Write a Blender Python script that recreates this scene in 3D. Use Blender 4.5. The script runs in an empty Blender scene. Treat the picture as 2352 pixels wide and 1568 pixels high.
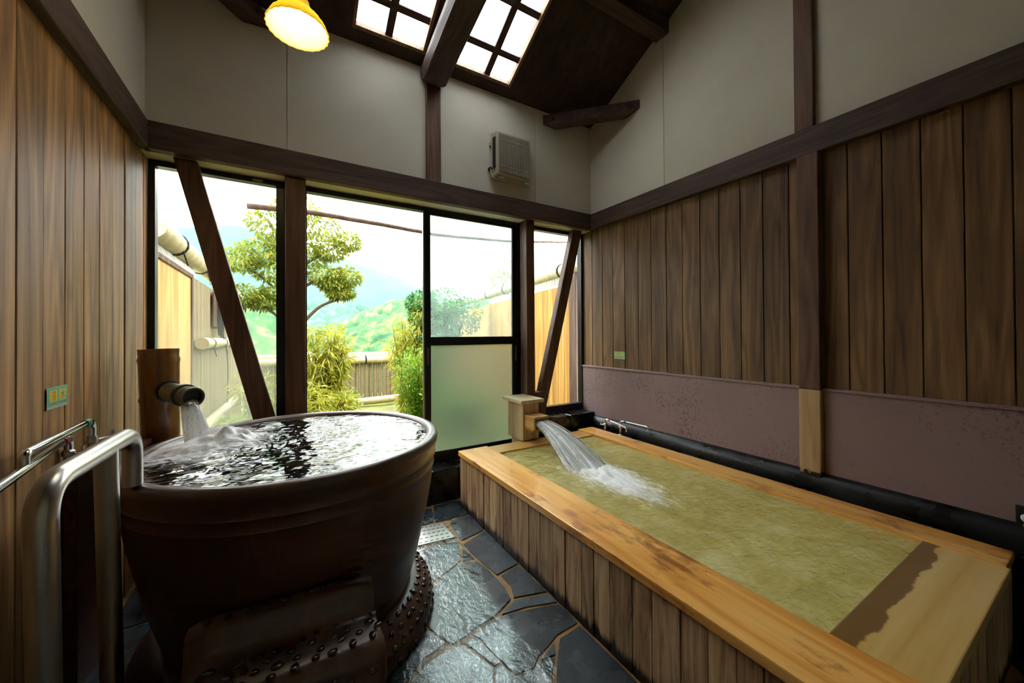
import bpy, bmesh, math, random
from mathutils import Vector, Matrix, noise

S = bpy.context.scene
COL = S.collection
rnd = random.Random(7)

# ------------------------------------------------------------------ camera
F_PX, YAW, PIT, ROL, CYP = 862.845, 0.541395, 0.00728243, -0.00598635, 762.204
fw = Vector((math.sin(YAW) * math.cos(PIT), math.cos(YAW) * math.cos(PIT), math.sin(PIT)))
rt = Vector((math.cos(YAW), -math.sin(YAW), 0))
up = rt.cross(fw)
rt, up = rt * math.cos(ROL) + up * math.sin(ROL), -rt * math.sin(ROL) + up * math.cos(ROL)
cd = bpy.data.cameras.new('camera')
cam = bpy.data.objects.new('camera', cd)
COL.objects.link(cam)
cam.matrix_world = Matrix(((rt.x, up.x, -fw.x, 0), (rt.y, up.y, -fw.y, 0), (rt.z, up.z, -fw.z, 1.4), (0, 0, 0, 1)))
cd.sensor_width = 36.0
cd.lens = F_PX / 2352 * 36.0
cd.shift_y = -(784 - CYP) / 2352
cd.clip_start, cd.clip_end = 0.05, 6000
S.camera = cam

# ------------------------------------------------------------------ sky, exposure
W = bpy.data.worlds.new('overcast_sky')
S.world = W
W.use_nodes = True
bg = W.node_tree.nodes['Background']
bg.inputs[0].default_value = (0.95, 0.985, 1.0, 1)
bg.inputs[1].default_value = 9.6
S.view_settings.view_transform = 'Standard'
S.view_settings.look = 'None'
S.view_settings.exposure = 0.0
S.view_settings.gamma = 1.0
S.view_settings.use_curve_mapping = False
S.cycles.max_bounces = 8
S.cycles.diffuse_bounces = 4
S.cycles.glossy_bounces = 4
S.cycles.transmission_bounces = 8
S.cycles.transparent_max_bounces = 16
S.cycles.volume_bounces = 1
S.cycles.use_light_tree = False
S.cycles.caustics_refractive = True
S.cycles.caustics_reflective = False
S.cycles.sample_clamp_indirect = 6.0

# ------------------------------------------------------------------ helpers
ORG = {}


def wloc(o):
    return ORG.get(o.name, Vector((0, 0, 0))) if o else Vector((0, 0, 0))


def tag(o, label=None, cat=None, group=None, kind=None):
    if label: o['label'] = label
    if cat: o['category'] = cat
    if group: o['group'] = group
    if kind: o['kind'] = kind
    return o


def thing(name, loc, label, cat, group=None, kind=None):
    o = bpy.data.objects.new(name, None)
    o.empty_display_size = 0.1
    COL.objects.link(o)
    o.location = loc
    ORG[o.name] = Vector(loc)
    return tag(o, label, cat, group, kind)


def mo(name, bm, mat, parent=None, loc=None, smooth=False, bev=0.0, seg=1, auto=None):
    """links a bmesh built in world coordinates as one mesh object"""
    if bev:
        bmesh.ops.bevel(bm, geom=[e for e in bm.edges], offset=bev, segments=seg, affect='EDGES', profile=0.6)
    bmesh.ops.recalc_face_normals(bm, faces=bm.faces)
    base = wloc(parent) if parent else Vector(loc or (0, 0, 0))
    bmesh.ops.translate(bm, vec=-base, verts=bm.verts)
    me = bpy.data.meshes.new(name)
    bm.to_mesh(me)
    bm.free()
    me.materials.append(mat)
    if smooth:
        me.polygons.foreach_set('use_smooth', [True] * len(me.polygons))
        if auto:
            try:
                me.set_sharp_from_angle(angle=math.radians(auto))
            except Exception:
                pass
    o = bpy.data.objects.new(name, me)
    COL.objects.link(o)
    if parent:
        o.parent = parent
        ORG[o.name] = base
    else:
        o.location = base
        ORG[o.name] = base
    return o


def inst(name, src, parent, loc, rot=(0, 0, 0), scale=(1, 1, 1)):
    """copy sharing src's mesh data, placed at a world point under parent"""
    o = src.copy()
    o.name = name
    COL.objects.link(o)
    o.parent = parent
    o.location = Vector(loc) - wloc(parent)
    o.rotation_euler = rot
    o.scale = scale
    return o


def hexa(bm, p):
    v = [bm.verts.new(q) for q in p]
    for f in ((0, 3, 2, 1), (4, 5, 6, 7), (0, 1, 5, 4), (1, 2, 6, 5), (2, 3, 7, 6), (3, 0, 4, 7)):
        bm.faces.new([v[i] for i in f])
    return bm


def box(x0, x1, y0, y1, z0, z1, bm=None):
    bm = bm or bmesh.new()
    return hexa(bm, [(x0, y0, z0), (x1, y0, z0), (x1, y1, z0), (x0, y1, z0), (x0, y0, z1), (x1, y0, z1), (x1, y1, z1), (x0, y1, z1)])


def prism(poly, axis, a, b, bm=None):
    """polygon in the plane normal to axis, extruded from a to b"""
    bm = bm or bmesh.new()
    def P(u, v, w):
        return {'x': (w, u, v), 'y': (u, w, v), 'z': (u, v, w)}[axis]
    A = [bm.verts.new(P(u, v, a)) for u, v in poly]
    B = [bm.verts.new(P(u, v, b)) for u, v in poly]
    bm.faces.new(A)
    bm.faces.new(B[::-1])
    n = len(poly)
    for i in range(n):
        bm.faces.new((A[i], B[i], B[(i + 1) % n], A[(i + 1) % n]))
    return bm


def lathe(prof, c=(0, 0, 0), seg=32, bm=None, closed=False, mat=None, ripple=None):
    bm = bm or bmesh.new()
    rings = []
    for k, (r, z) in enumerate(prof):
        ring = []
        for i in range(seg):
            t = 2 * math.pi * i / seg
            rr = r * (1 + (ripple(t, k) if ripple else 0))
            p = Vector((rr * math.cos(t), rr * math.sin(t), z))
            if mat: p = mat @ p
            ring.append(bm.verts.new(p + Vector(c)))
        rings.append(ring)
    for a, b in zip(rings, rings[1:] + ([rings[0]] if closed else [])):
        for i in range(seg):
            j = (i + 1) % seg
            bm.faces.new((a[i], a[j], b[j], b[i]))
    if not closed:
        bm.faces.new(rings[0][::-1])
        bm.faces.new(rings[-1])
    return bm


def sweep(pts, r, seg=10, bm=None, cap=True):
    bm = bm or bmesh.new()
    pts = [Vector(p) for p in pts]
    n = len(pts)
    rs = r if isinstance(r, (list, tuple)) else [r] * n
    t0 = (pts[1] - pts[0]).normalized()
    u = t0.orthogonal().normalized()
    rings = []
    for i in range(n):
        t = (pts[min(i + 1, n - 1)] - pts[max(i - 1, 0)]).normalized()
        u = (u - t * u.dot(t)).normalized()
        w = t.cross(u)
        rings.append([bm.verts.new(pts[i] + (u * math.cos(a) + w * math.sin(a)) * rs[i]) for a in [2 * math.pi * k / seg for k in range(seg)]])
    for a, b in zip(rings, rings[1:]):
        for i in range(seg):
            j = (i + 1) % seg
            bm.faces.new((a[i], a[j], b[j], b[i]))
    if cap:
        bm.faces.new(rings[0][::-1])
        bm.faces.new(rings[-1])
    return bm


def fillet(pts, rad, k=7):
    pts = [Vector(p) for p in pts]
    out = [pts[0]]
    for a, b, c in zip(pts, pts[1:], pts[2:]):
        d1, d2 = (a - b), (c - b)
        r = min(rad, d1.length * .48, d2.length * .48)
        p, q = b + d1.normalized() * r, b + d2.normalized() * r
        for i in range(k + 1):
            t = i / k
            out.append(p * (1 - t) ** 2 + b * 2 * t * (1 - t) + q * t * t)
    out.append(pts[-1])
    return out


def smoothline(pts, k=8):
    """Catmull-Rom through the points"""
    P = [Vector(p) for p in pts]
    P = [P[0] * 2 - P[1]] + P + [P[-1] * 2 - P[-2]]
    out = []
    for i in range(1, len(P) - 2):
        for j in range(k):
            t = j / k
            a, b, c, d = P[i - 1:i + 3]
            out.append(.5 * ((2 * b) + (c - a) * t + (2 * a - 5 * b + 4 * c - d) * t * t + (3 * b - a - 3 * c + d) * t ** 3))
    out.append(P[-2])
    return out


def sph(c, r, bm=None, sx=1, sy=1, sz=1, u=16, v=10):
    bm = bm or bmesh.new()
    bmesh.ops.create_uvsphere(bm, u_segments=u, v_segments=v, radius=r, matrix=Matrix.Translation(c) @ Matrix.Diagonal((sx, sy, sz, 1)))
    return bm


# ------------------------------------------------------------------ materials
def lin(h):
    c = [int(h[i:i + 2], 16) / 255 for i in (0, 2, 4)]
    return tuple(x / 12.92 if x <= .04045 else ((x + .055) / 1.055) ** 2.4 for x in c) + (1,)


def newmat(name):
    m = bpy.data.materials.new(name)
    m.use_nodes = True
    nt = m.node_tree
    return m, nt, nt.nodes['Principled BSDF'], nt.nodes['Material Output']


def nd(nt, t, **kw):
    n = nt.nodes.new(t)
    for k, v in kw.items():
        if k.startswith('i_'):
            key = k[2:]
            n.inputs[int(key) if key.isdigit() else key.replace('_', ' ')].default_value = v
        else:
            setattr(n, k, v)
    return n


def ramp(nt, fac, stops):
    r = nd(nt, 'ShaderNodeValToRGB')
    e = r.color_ramp.elements
    while len(e) > 1: e.remove(e[-1])
    e[0].position, e[0].color = stops[0]
    for p, c in stops[1:]:
        q = e.new(p)
        q.color = c
    nt.links.new(fac, r.inputs[0])
    return r.outputs[0]


def mixc(nt, fac, a, b, mode='MIX'):
    n = nd(nt, 'ShaderNodeMix', data_type='RGBA', blend_type=mode)
    for s, v in ((n.inputs[0], fac), (n.inputs[6], a), (n.inputs[7], b)):
        if isinstance(v, (int, float)): s.default_value = v
        elif isinstance(v, tuple): s.default_value = v
        else: nt.links.new(v, s)
    return n.outputs[2]


def mth(nt, op, a, b=0.0, clamp=False):
    n = nd(nt, 'ShaderNodeMath', operation=op, use_clamp=clamp)
    for s, v in ((n.inputs[0], a), (n.inputs[1], b)):
        if isinstance(v, (int, float)): s.default_value = v
        else: nt.links.new(v, s)
    return n.outputs[0]


def coords(nt, offset=True, scale=(1, 1, 1), rot=(0, 0, 0)):
    tc = nd(nt, 'ShaderNodeTexCoord')
    out = tc.outputs['Object']
    oi = nd(nt, 'ShaderNodeObjectInfo')
    if offset:
        cx = nd(nt, 'ShaderNodeCombineXYZ')
        m = mth(nt, 'MULTIPLY', oi.outputs['Random'], 41.0)
        for i in range(3): nt.links.new(m, cx.inputs[i])
        va = nd(nt, 'ShaderNodeVectorMath', operation='ADD')
        nt.links.new(out, va.inputs[0]); nt.links.new(cx.outputs[0], va.inputs[1])
        out = va.outputs[0]
    raw = out
    mp = nd(nt, 'ShaderNodeMapping')
    mp.inputs['Scale'].default_value = scale
    mp.inputs['Rotation'].default_value = rot
    nt.links.new(out, mp.inputs[0])
    return mp.outputs[0], raw, oi.outputs['Random'], tc.outputs['Object']


def noi(nt, vec, scale, detail=4, rough=.55, dist=0.0):
    n = nd(nt, 'ShaderNodeTexNoise')
    n.inputs['Scale'].default_value = scale
    n.inputs['Detail'].default_value = detail
    n.inputs['Roughness'].default_value = rough
    n.inputs['Distortion'].default_value = dist
    nt.links.new(vec, n.inputs['Vector'])
    return n.outputs['Fac']


def bump(nt, h, strength=.3, dist=.01):
    b = nd(nt, 'ShaderNodeBump')
    b.inputs['Strength'].default_value = strength
    b.inputs['Distance'].default_value = dist
    nt.links.new(h, b.inputs['Height'])
    return b.outputs[0]


def wood(name, cols, axis='z', rough=.6, grain=9.0, knots=.5, var=.35, bmp=.35, wet=None, stain=None, spec=.35):
    """procedural board: stretched noise + distorted rings + knots, varied from board to board"""
    m, nt, p, out = newmat(name)
    k = {'x': 0, 'y': 1, 'z': 2}[axis]
    sc = [grain] * 3
    sc[k] = grain * .06
    vec, raw, rn, obj = coords(nt, scale=tuple(sc))
    n1 = noi(nt, vec, 1.0, 4, .6, .5)
    sc2 = [grain * .55] * 3
    sc2[k] = grain * .05
    mp2 = nd(nt, 'ShaderNodeMapping'); mp2.inputs['Scale'].default_value = sc2
    nt.links.new(raw, mp2.inputs[0])
    n0 = noi(nt, mp2.outputs[0], .9, 2, .5, .3)
    rings = mth(nt, 'FRACT', mth(nt, 'MULTIPLY', n0, 9.0))
    rings = mth(nt, 'ABSOLUTE', mth(nt, 'SUBTRACT', rings, .5))
    f = mth(nt, 'ADD', mth(nt, 'MULTIPLY', n1, .75), mth(nt, 'MULTIPLY', rings, .5))
    fine = noi(nt, vec, 6.0, 2, .7, 0)
    f = mth(nt, 'ADD', f, mth(nt, 'MULTIPLY', mth(nt, 'SUBTRACT', fine, .5), .35))
    c = ramp(nt, f, [(.25, lin(cols[0])), (.5, lin(cols[1])), (.78, lin(cols[2]))])
    if knots:
        v = nd(nt, 'ShaderNodeTexVoronoi')
        v.inputs['Scale'].default_value = 2.6
        s3 = [1.0] * 3; s3[k] = .55
        mp3 = nd(nt, 'ShaderNodeMapping'); mp3.inputs['Scale'].default_value = s3
        nt.links.new(raw, mp3.inputs[0]); nt.links.new(mp3.outputs[0], v.inputs['Vector'])
        kn = ramp(nt, v.outputs['Distance'], [(.035, (1, 1, 1, 1)), (.11, (0, 0, 0, 1))])
        c = mixc(nt, mth(nt, 'MULTIPLY', kn, knots), c, lin(cols[3] if len(cols) > 3 else cols[0]))
    b = mth(nt, 'ADD', mth(nt, 'MULTIPLY', rn, var), 1.0 - var * .5)
    bc = nd(nt, 'ShaderNodeCombineColor')
    for i in range(3): nt.links.new(b, bc.inputs[i])
    c = mixc(nt, 1.0, c, bc.outputs[0], 'MULTIPLY')
    if stain:
        c = stain(nt, c, obj)
    nt.links.new(c, p.inputs['Base Color'])
    p.inputs['Roughness'].default_value = rough
    p.inputs['Specular IOR Level'].default_value = spec
    if wet: p.inputs['Coat Weight'].default_value = wet; p.inputs['Coat Roughness'].default_value = .12
    nt.links.new(bump(nt, noi(nt, vec, 3.0, 2, .6), bmp, .004), p.inputs['Normal'])
    return m


def plain(name, col, rough=.5, metal=0.0, var=.12, scale=6.0, bmp=0.0, spec=.5, coat=0):
    m, nt, p, out = newmat(name)
    vec, raw, rn, obj = coords(nt)
    n = noi(nt, vec, scale, 5, .6)
    c = lin(col)
    lo = tuple(x * (1 - var) for x in c[:3]) + (1,)
    hi = tuple(min(1, x * (1 + var)) for x in c[:3]) + (1,)
    nt.links.new(ramp(nt, n, [(.3, lo), (.7, hi)]), p.inputs['Base Color'])
    p.inputs['Roughness'].default_value = rough
    p.inputs['Metallic'].default_value = metal
    p.inputs['Specular IOR Level'].default_value = spec
    p.inputs['Coat Weight'].default_value = coat
    if bmp: nt.links.new(bump(nt, noi(nt, vec, scale * 6, 4), bmp, .004), p.inputs['Normal'])
    return m


def rusty_stain(nt, c, obj):
    n = noi(nt, obj, 3.2, 6, .65, .6)
    mp = nd(nt, 'ShaderNodeMapping'); mp.inputs['Scale'].default_value = (9, 1.6, 9)
    nt.links.new(obj, mp.inputs[0])
    n2 = noi(nt, mp.outputs[0], 1.0, 6, .7, 1.2)
    f = ramp(nt, mth(nt, 'MULTIPLY', n, n2), [(.27, (0, 0, 0, 1)), (.36, (1, 1, 1, 1))])
    return mixc(nt, mth(nt, 'MULTIPLY', f, .75), c, lin('7a3a1e'))


def plank_damp(nt, c, obj):
    """weathered streaks: purple-brown run marks and blackened feet with a ragged edge"""
    mp = nd(nt, 'ShaderNodeMapping'); mp.inputs['Scale'].default_value = (22, 22, 2.2)
    nt.links.new(obj, mp.inputs[0])
    n = noi(nt, mp.outputs[0], 1.0, 6, .7, .8)
    f = ramp(nt, n, [(.50, (0, 0, 0, 1)), (.66, (1, 1, 1, 1))])
    c = mixc(nt, mth(nt, 'MULTIPLY', f, .7), c, lin('5a2e1c'))
    big = noi(nt, obj, 1.6, 4, .6)
    c = mixc(nt, mth(nt, 'MULTIPLY', ramp(nt, big, [(.5, (0, 0, 0, 1)), (.68, (1, 1, 1, 1))]), .6), c, lin('57331f'))
    sx = nd(nt, 'ShaderNodeSeparateXYZ'); nt.links.new(obj, sx.inputs[0])
    h = mth(nt, 'SUBTRACT', .05, sx.outputs[2])
    h = mth(nt, 'ADD', mth(nt, 'MULTIPLY', h, 8.0), mth(nt, 'MULTIPLY', n, 1.2))
    return mixc(nt, ramp(nt, h, [(.42, (0, 0, 0, 1)), (.7, (1, 1, 1, 1))]), c, lin('1f140e'))


def foot_rot(nt, c, obj):
    """blackened wet rot with a ragged upper edge at the foot of the spliced post"""
    sx = nd(nt, 'ShaderNodeSeparateXYZ'); nt.links.new(obj, sx.inputs[0])
    n = noi(nt, obj, 30, 4, .6)
    h = mth(nt, 'ADD', mth(nt, 'MULTIPLY', sx.outputs[2], -9.0), n)
    return mixc(nt, ramp(nt, h, [(-.0, (0, 0, 0, 1)), (.06, (0, 0, 0, 1)), (.2, (1, 1, 1, 1))]), c, lin('241710'))


M = {}
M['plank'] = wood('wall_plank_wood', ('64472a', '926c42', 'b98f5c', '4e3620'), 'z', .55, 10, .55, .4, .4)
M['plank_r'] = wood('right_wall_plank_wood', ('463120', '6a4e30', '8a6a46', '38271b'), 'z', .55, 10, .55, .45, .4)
M['beam_x'] = wood('dark_beam_wood_x', ('372823', '4b3932', '5f4c45'), 'x', .6, 12, .3, .15, .4)
M['beam_y'] = wood('dark_beam_wood_y', ('372823', '4b3932', '5f4c45'), 'y', .6, 12, .3, .15, .4)
M['beam_z'] = wood('dark_beam_wood_z', ('452f24', '604434', '7a5a46', '2e2018'), 'z', .55, 12, .6, .15, .4)
M['ceil'] = wood('ceiling_board_wood', ('2c2019', '3a2b23', '48372e'), 'y', .7, 8, .2, .2, .2)
M['reveal'] = wood('skylight_lining_wood', ('6a5240', '84694f', '9a7d60'), 'y', .6, 10, .2, .15, .2)
M['splice'] = wood('pale_splice_wood', ('8a6a4c', 'a88a64', 'c2a47c', '6a4a30'), 'z', .6, 9, .6, .1, .4, stain=foot_rot)
M['rim'] = wood('bath_rim_wood', ('d08a38', 'eaac58', 'f5c678', '7a3a1a'), 'y', .3, 6, .8, .12, .25, wet=.5, stain=rusty_stain)
M['side'] = wood('bath_side_wood', ('9c7a54', 'c0a078', 'd6be98', '4a2c1c'), 'z', .5, 14, .6, .45, .5, stain=plank_damp)
M['paleb'] = wood('inlet_box_wood', ('b89c74', 'd4ba92', 'e6d2ae', '8a6238'), 'z', .55, 8, .6, .12, .3)
M['paleb_y'] = wood('inlet_spout_wood', ('9a7040', 'bd9058', 'd2aa70', '7a5028'), 'y', .55, 8, .4, .15, .3)
M['bath_in'] = wood('bath_lining_wood', ('b09a58', 'ccb878', 'dece94', '8a6a34'), 'y', .6, 6, .8, .25, .2)
M['counter'] = wood('red_brown_counter_wood', ('3c1c18', '57302a', '6a4038'), 'y', .4, 9, .2, .1, .2, wet=.4)
M['fencewood'] = wood('garden_fence_wood', ('94692f', 'b98842', 'cba25e', '7a5026'), 'z', .75, 7, .3, .55, .3)
M['fencedark'] = wood('garden_post_wood', ('4a352c', '614a3e', '76604f'), 'z', .75, 9, .3, .2, .3)
M['bamboo'] = plain('weathered_bamboo', 'b4a884', .5, 0, .25, 9)
M['bamboo_dark'] = plain('old_bamboo_cane', '847656', .65, 0, .45, 14)
M['bamboo_brown'] = wood('brown_spout_bamboo', ('5a3a18', '79501f', '94682e'), 'z', .35, 14, 0, .1, .15, wet=.4)
M['bamboo_pipe'] = wood('spout_pipe_bamboo', ('4c4632', '6a6248', '80775a'), 'y', .4, 14, 0, .1, .1, wet=.3)
M['black'] = plain('black_rubber_and_bore_shade', '0c0c0c', .5)
M['rope'] = plain('black_palm_rope', '1c1a18', .9, 0, .3, 30)
M['alu'] = plain('black_aluminium', '101416', .35, .3, .1, 3)
M['alulight'] = plain('grey_aluminium_edge', '8c9296', .3, .9, .05, 3)
M['steel'] = plain('brushed_steel', 'b4b2ac', .3, 1.0, .06, 3)
M['chrome'] = plain('chrome', 'd8dcde', .1, 1.0, .03, 3)
M['greenband'] = plain('green_band', '0c6b4c', .35)
M['redband'] = plain('red_band', '9c1c26', .35)
M['mauve'] = None


def mk_plaster():
    m, nt, p, o = newmat('off_white_plaster_board')
    vec, raw, rn, obj = coords(nt)
    n = noi(nt, vec, 1.3, 4, .6)
    c = ramp(nt, n, [(.3, lin('c9c5b6')), (.7, lin('d8d4c7'))])
    sp = noi(nt, vec, 60, 2, .5)
    c = mixc(nt, ramp(nt, sp, [(.72, (0, 0, 0, 1)), (.78, (.35, .35, .35, 1))]), c, lin('6a6454'))
    nt.links.new(c, p.inputs['Base Color'])
    p.inputs['Roughness'].default_value = .75
    p.inputs['Specular IOR Level'].default_value = .25
    nt.links.new(bump(nt, noi(nt, vec, 160, 2), .06, .002), p.inputs['Normal'])
    return m


M['plaster'] = mk_plaster()


def mk_mauve():
    m, nt, p, o = newmat('mauve_splash_panel')
    vec, raw, rn, obj = coords(nt, offset=False)
    n = noi(nt, vec, 1.2, 3, .5)
    c = ramp(nt, n, [(.3, lin('80696a')), (.7, lin('8d7676'))])
    sp = noi(nt, vec, 75, 3, .6)
    big = noi(nt, vec, 1.7, 3, .6)
    f = ramp(nt, mth(nt, 'ADD', mth(nt, 'MULTIPLY', sp, .8), mth(nt, 'MULTIPLY', big, .45)), [(.70, (0, 0, 0, 1)), (.76, (.7, .7, .7, 1))])
    c = mixc(nt, f, c, lin('5e4a44'))
    nt.links.new(c, p.inputs['Base Color'])
    p.inputs['Roughness'].default_value = .45
    return m


M['mauve'] = mk_mauve()


def mk_slate(name, a, b, c3, rough, bs=.5, sc=3.0, coat=.0):
    m, nt, p, o = newmat(name)
    vec, raw, rn, obj = coords(nt)
    n = noi(nt, vec, sc, 7, .6, .4)
    c = ramp(nt, n, [(.3, lin(a)), (.5, lin(b)), (.72, lin(c3))])
    vb = mth(nt, 'ADD', mth(nt, 'MULTIPLY', rn, .5), .75)
    bc = nd(nt, 'ShaderNodeCombineColor')
    for i in range(3): nt.links.new(vb, bc.inputs[i])
    c = mixc(nt, 1.0, c, bc.outputs[0], 'MULTIPLY')
    nt.links.new(c, p.inputs['Base Color'])
    r = noi(nt, vec, 5.0, 4, .6)
    nt.links.new(ramp(nt, r, [(.35, (rough * .5,) * 3 + (1,)), (.7, (rough * 1.4,) * 3 + (1,))]), p.inputs['Roughness'])
    nt.links.new(bump(nt, noi(nt, vec, 14, 4, .6, .5), bs, .006), p.inputs['Normal'])
    p.inputs['Coat Weight'].default_value = coat
    p.inputs['Coat Roughness'].default_value = .08
    return m


M['slate'] = mk_slate('wet_slate', '252c31', '343d43', '454f55', .28, .22, 3, .5)
M['curb'] = mk_slate('black_curb_stone', '0a0c0d', '121516', '1f2324', .3, .4, 5, .4)
M['ledge'] = mk_slate('black_cement_coping', '050607', '090a0b', '101213', .4, .2, 8, .0)
M['ledge'].node_tree.nodes['Principled BSDF'].inputs['Specular IOR Level'].default_value = .28
M['grout'] = plain('ochre_mortar', '8a6a3c', .6, 0, .35, 9, .4)
M['ceramic'] = None


def mk_ceramic():
    m, nt, p, o = newmat('brown_glazed_stoneware')
    vec, raw, rn, obj = coords(nt, offset=False)
    n = noi(nt, vec, 2.4, 6, .6, .5)
    c = ramp(nt, n, [(.3, lin('3c2a22')), (.55, lin('543b2f')), (.75, lin('6e5040'))])
    mp = nd(nt, 'ShaderNodeMapping'); mp.inputs['Scale'].default_value = (14, 14, 1.3)
    nt.links.new(obj, mp.inputs[0])
    r = noi(nt, mp.outputs[0], 1.0, 5, .6, .4)
    c = mixc(nt, ramp(nt, r, [(.55, (0, 0, 0, 1)), (.75, (.5, .5, .5, 1))]), c, lin('7a5a44'))
    nt.links.new(c, p.inputs['Base Color'])
    p.inputs['Roughness'].default_value = .38
    p.inputs['Coat Weight'].default_value = .3
    p.inputs['Coat Roughness'].default_value = .2
    mp2 = nd(nt, 'ShaderNodeMapping'); mp2.inputs['Scale'].default_value = (6, 6, 60)
    nt.links.new(obj, mp2.inputs[0])
    nt.links.new(bump(nt, noi(nt, mp2.outputs[0], 1.0, 4, .6), .25, .004), p.inputs['Normal'])
    return m


M['ceramic'] = mk_ceramic()
M['pebble'] = plain('glazed_pebble', '33271f', .18, 0, .4, 20, 0, .6, .6)


def schlick(nt, f0=.04, normal=None):
    lw = nd(nt, 'ShaderNodeLayerWeight'); lw.inputs[0].default_value = .5
    if normal is not None: nt.links.new(normal, lw.inputs['Normal'])
    return mth(nt, 'ADD', mth(nt, 'MULTIPLY', mth(nt, 'POWER', lw.outputs['Facing'], 5.0), 1 - f0), f0)


def glass(name, tint=(1, 1, 1, 1), haze=0.0, sheen=.6, rough=0.0, hazecol=(.85, .9, .88, 1), grad=None):
    """thin pane: transparent with a Fresnel sheen; haze mixes in a scattering steam film"""
    m, nt, p, out = newmat(name)
    nt.nodes.remove(p)
    t = nd(nt, 'ShaderNodeBsdfTransparent'); t.inputs[0].default_value = tint
    g = nd(nt, 'ShaderNodeBsdfGlossy'); g.inputs['Roughness'].default_value = .03
    mx = nd(nt, 'ShaderNodeMixShader')
    nt.links.new(mth(nt, 'MULTIPLY', schlick(nt, .04), sheen), mx.inputs[0])
    nt.links.new(t.outputs[0], mx.inputs[1]); nt.links.new(g.outputs[0], mx.inputs[2])
    last = mx.outputs[0]
    if haze:
        vec, raw, rn, obj = coords(nt, offset=False)
        tr = nd(nt, 'ShaderNodeBsdfTranslucent'); tr.inputs[0].default_value = hazecol
        n = noi(nt, vec, 3.0, 5, .6)
        f = mth(nt, 'ADD', mth(nt, 'MULTIPLY', mth(nt, 'SUBTRACT', n, .5), .3), haze)
        if grad:
            sx = nd(nt, 'ShaderNodeSeparateXYZ'); nt.links.new(obj, sx.inputs[0])
            gz = nd(nt, 'ShaderNodeMapRange')
            gz.inputs[1].default_value, gz.inputs[2].default_value = grad
            gz.inputs[3].default_value, gz.inputs[4].default_value = 1.0, 0.0
            nt.links.new(sx.outputs[2], gz.inputs[0])
            f = mth(nt, 'MULTIPLY', f, gz.outputs[0], True)
        m2 = nd(nt, 'ShaderNodeMixShader')
        nt.links.new(f, m2.inputs[0]); nt.links.new(last, m2.inputs[1]); nt.links.new(tr.outputs[0], m2.inputs[2])
        last = m2.outputs[0]
    nt.links.new(last, out.inputs[0])
    return m


M['glass'] = glass('clear_window_glass', (.97, .985, .98, 1))
M['glass_sky'] = glass('skylight_glass', (.99, .99, .99, 1), sheen=.2)
M['glass_mist'] = glass('misted_window_glass', (.96, .98, .97, 1), .38, grad=(.0, 1.05), hazecol=(.42, .47, .38, 1))
M['glass_haze'] = glass('lightly_steamed_glass', (.88, .96, .95, 1), .12, hazecol=(.5, .58, .58, 1))


def mk_frost():
    m, nt, p, out = newmat('frosted_steamy_glass')
    nt.nodes.remove(p)
    r = nd(nt, 'ShaderNodeBsdfRefraction'); r.inputs['Color'].default_value = (.55, .62, .59, 1)
    r.inputs['Roughness'].default_value = .42; r.inputs['IOR'].default_value = 1.4
    tr = nd(nt, 'ShaderNodeBsdfTranslucent'); tr.inputs[0].default_value = (.42, .48, .44, 1)
    g = nd(nt, 'ShaderNodeBsdfGlossy'); g.inputs['Roughness'].default_value = .25
    a = nd(nt, 'ShaderNodeMixShader'); a.inputs[0].default_value = .12
    b = nd(nt, 'ShaderNodeMixShader'); b.inputs[0].default_value = .04
    nt.links.new(r.outputs[0], a.inputs[1]); nt.links.new(tr.outputs[0], a.inputs[2])
    nt.links.new(a.outputs[0], b.inputs[1]); nt.links.new(g.outputs[0], b.inputs[2])
    nt.links.new(b.outputs[0], out.inputs[0])
    return m


M['frost'] = mk_frost()


def mk_water(name, tint, cloud, cloudcol, ripple=1.0, foam=None, rscale=16.0, stretch=(1, 1, 1), emph=1.0, fine=4):
    m, nt, p, out = newmat(name)
    nt.nodes.remove(p)
    vec, raw, rn, obj = coords(nt, offset=False, scale=stretch)
    h = mth(nt, 'ADD', noi(nt, vec, rscale, fine, .5, 1.2), mth(nt, 'MULTIPLY', noi(nt, vec, rscale * 3.1, fine - 1, .5, .8), .09 * fine))
    nrm = bump(nt, h, ripple, .02)
    t = nd(nt, 'ShaderNodeBsdfTransparent'); t.inputs[0].default_value = tint
    d = nd(nt, 'ShaderNodeBsdfDiffuse')
    if isinstance(cloudcol, tuple): d.inputs[0].default_value = cloudcol
    else: nt.links.new(cloudcol(nt, obj), d.inputs[0])
    g = nd(nt, 'ShaderNodeBsdfGlossy'); g.inputs['Roughness'].default_value = .05
    nt.links.new(nrm, g.inputs['Normal'])
    a = nd(nt, 'ShaderNodeMixShader'); a.inputs[0].default_value = cloud
    nt.links.new(t.outputs[0], a.inputs[1]); nt.links.new(d.outputs[0], a.inputs[2])
    b = nd(nt, 'ShaderNodeMixShader')
    nt.links.new(mth(nt, 'MULTIPLY', schlick(nt, .03, nrm), emph, True), b.inputs[0])
    nt.links.new(a.outputs[0], b.inputs[1]); nt.links.new(g.outputs[0], b.inputs[2])
    last = b.outputs[0]
    if foam:
        fd = nd(nt, 'ShaderNodeBsdfDiffuse'); fd.inputs[0].default_value = (.94, .95, .95, 1)
        f = foam(nt, obj)
        c = nd(nt, 'ShaderNodeMixShader')
        nt.links.new(f, c.inputs[0]); nt.links.new(last, c.inputs[1]); nt.links.new(fd.outputs[0], c.inputs[2])
        last = c.outputs[0]
    nt.links.new(last, out.inputs[0])
    return m


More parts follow.
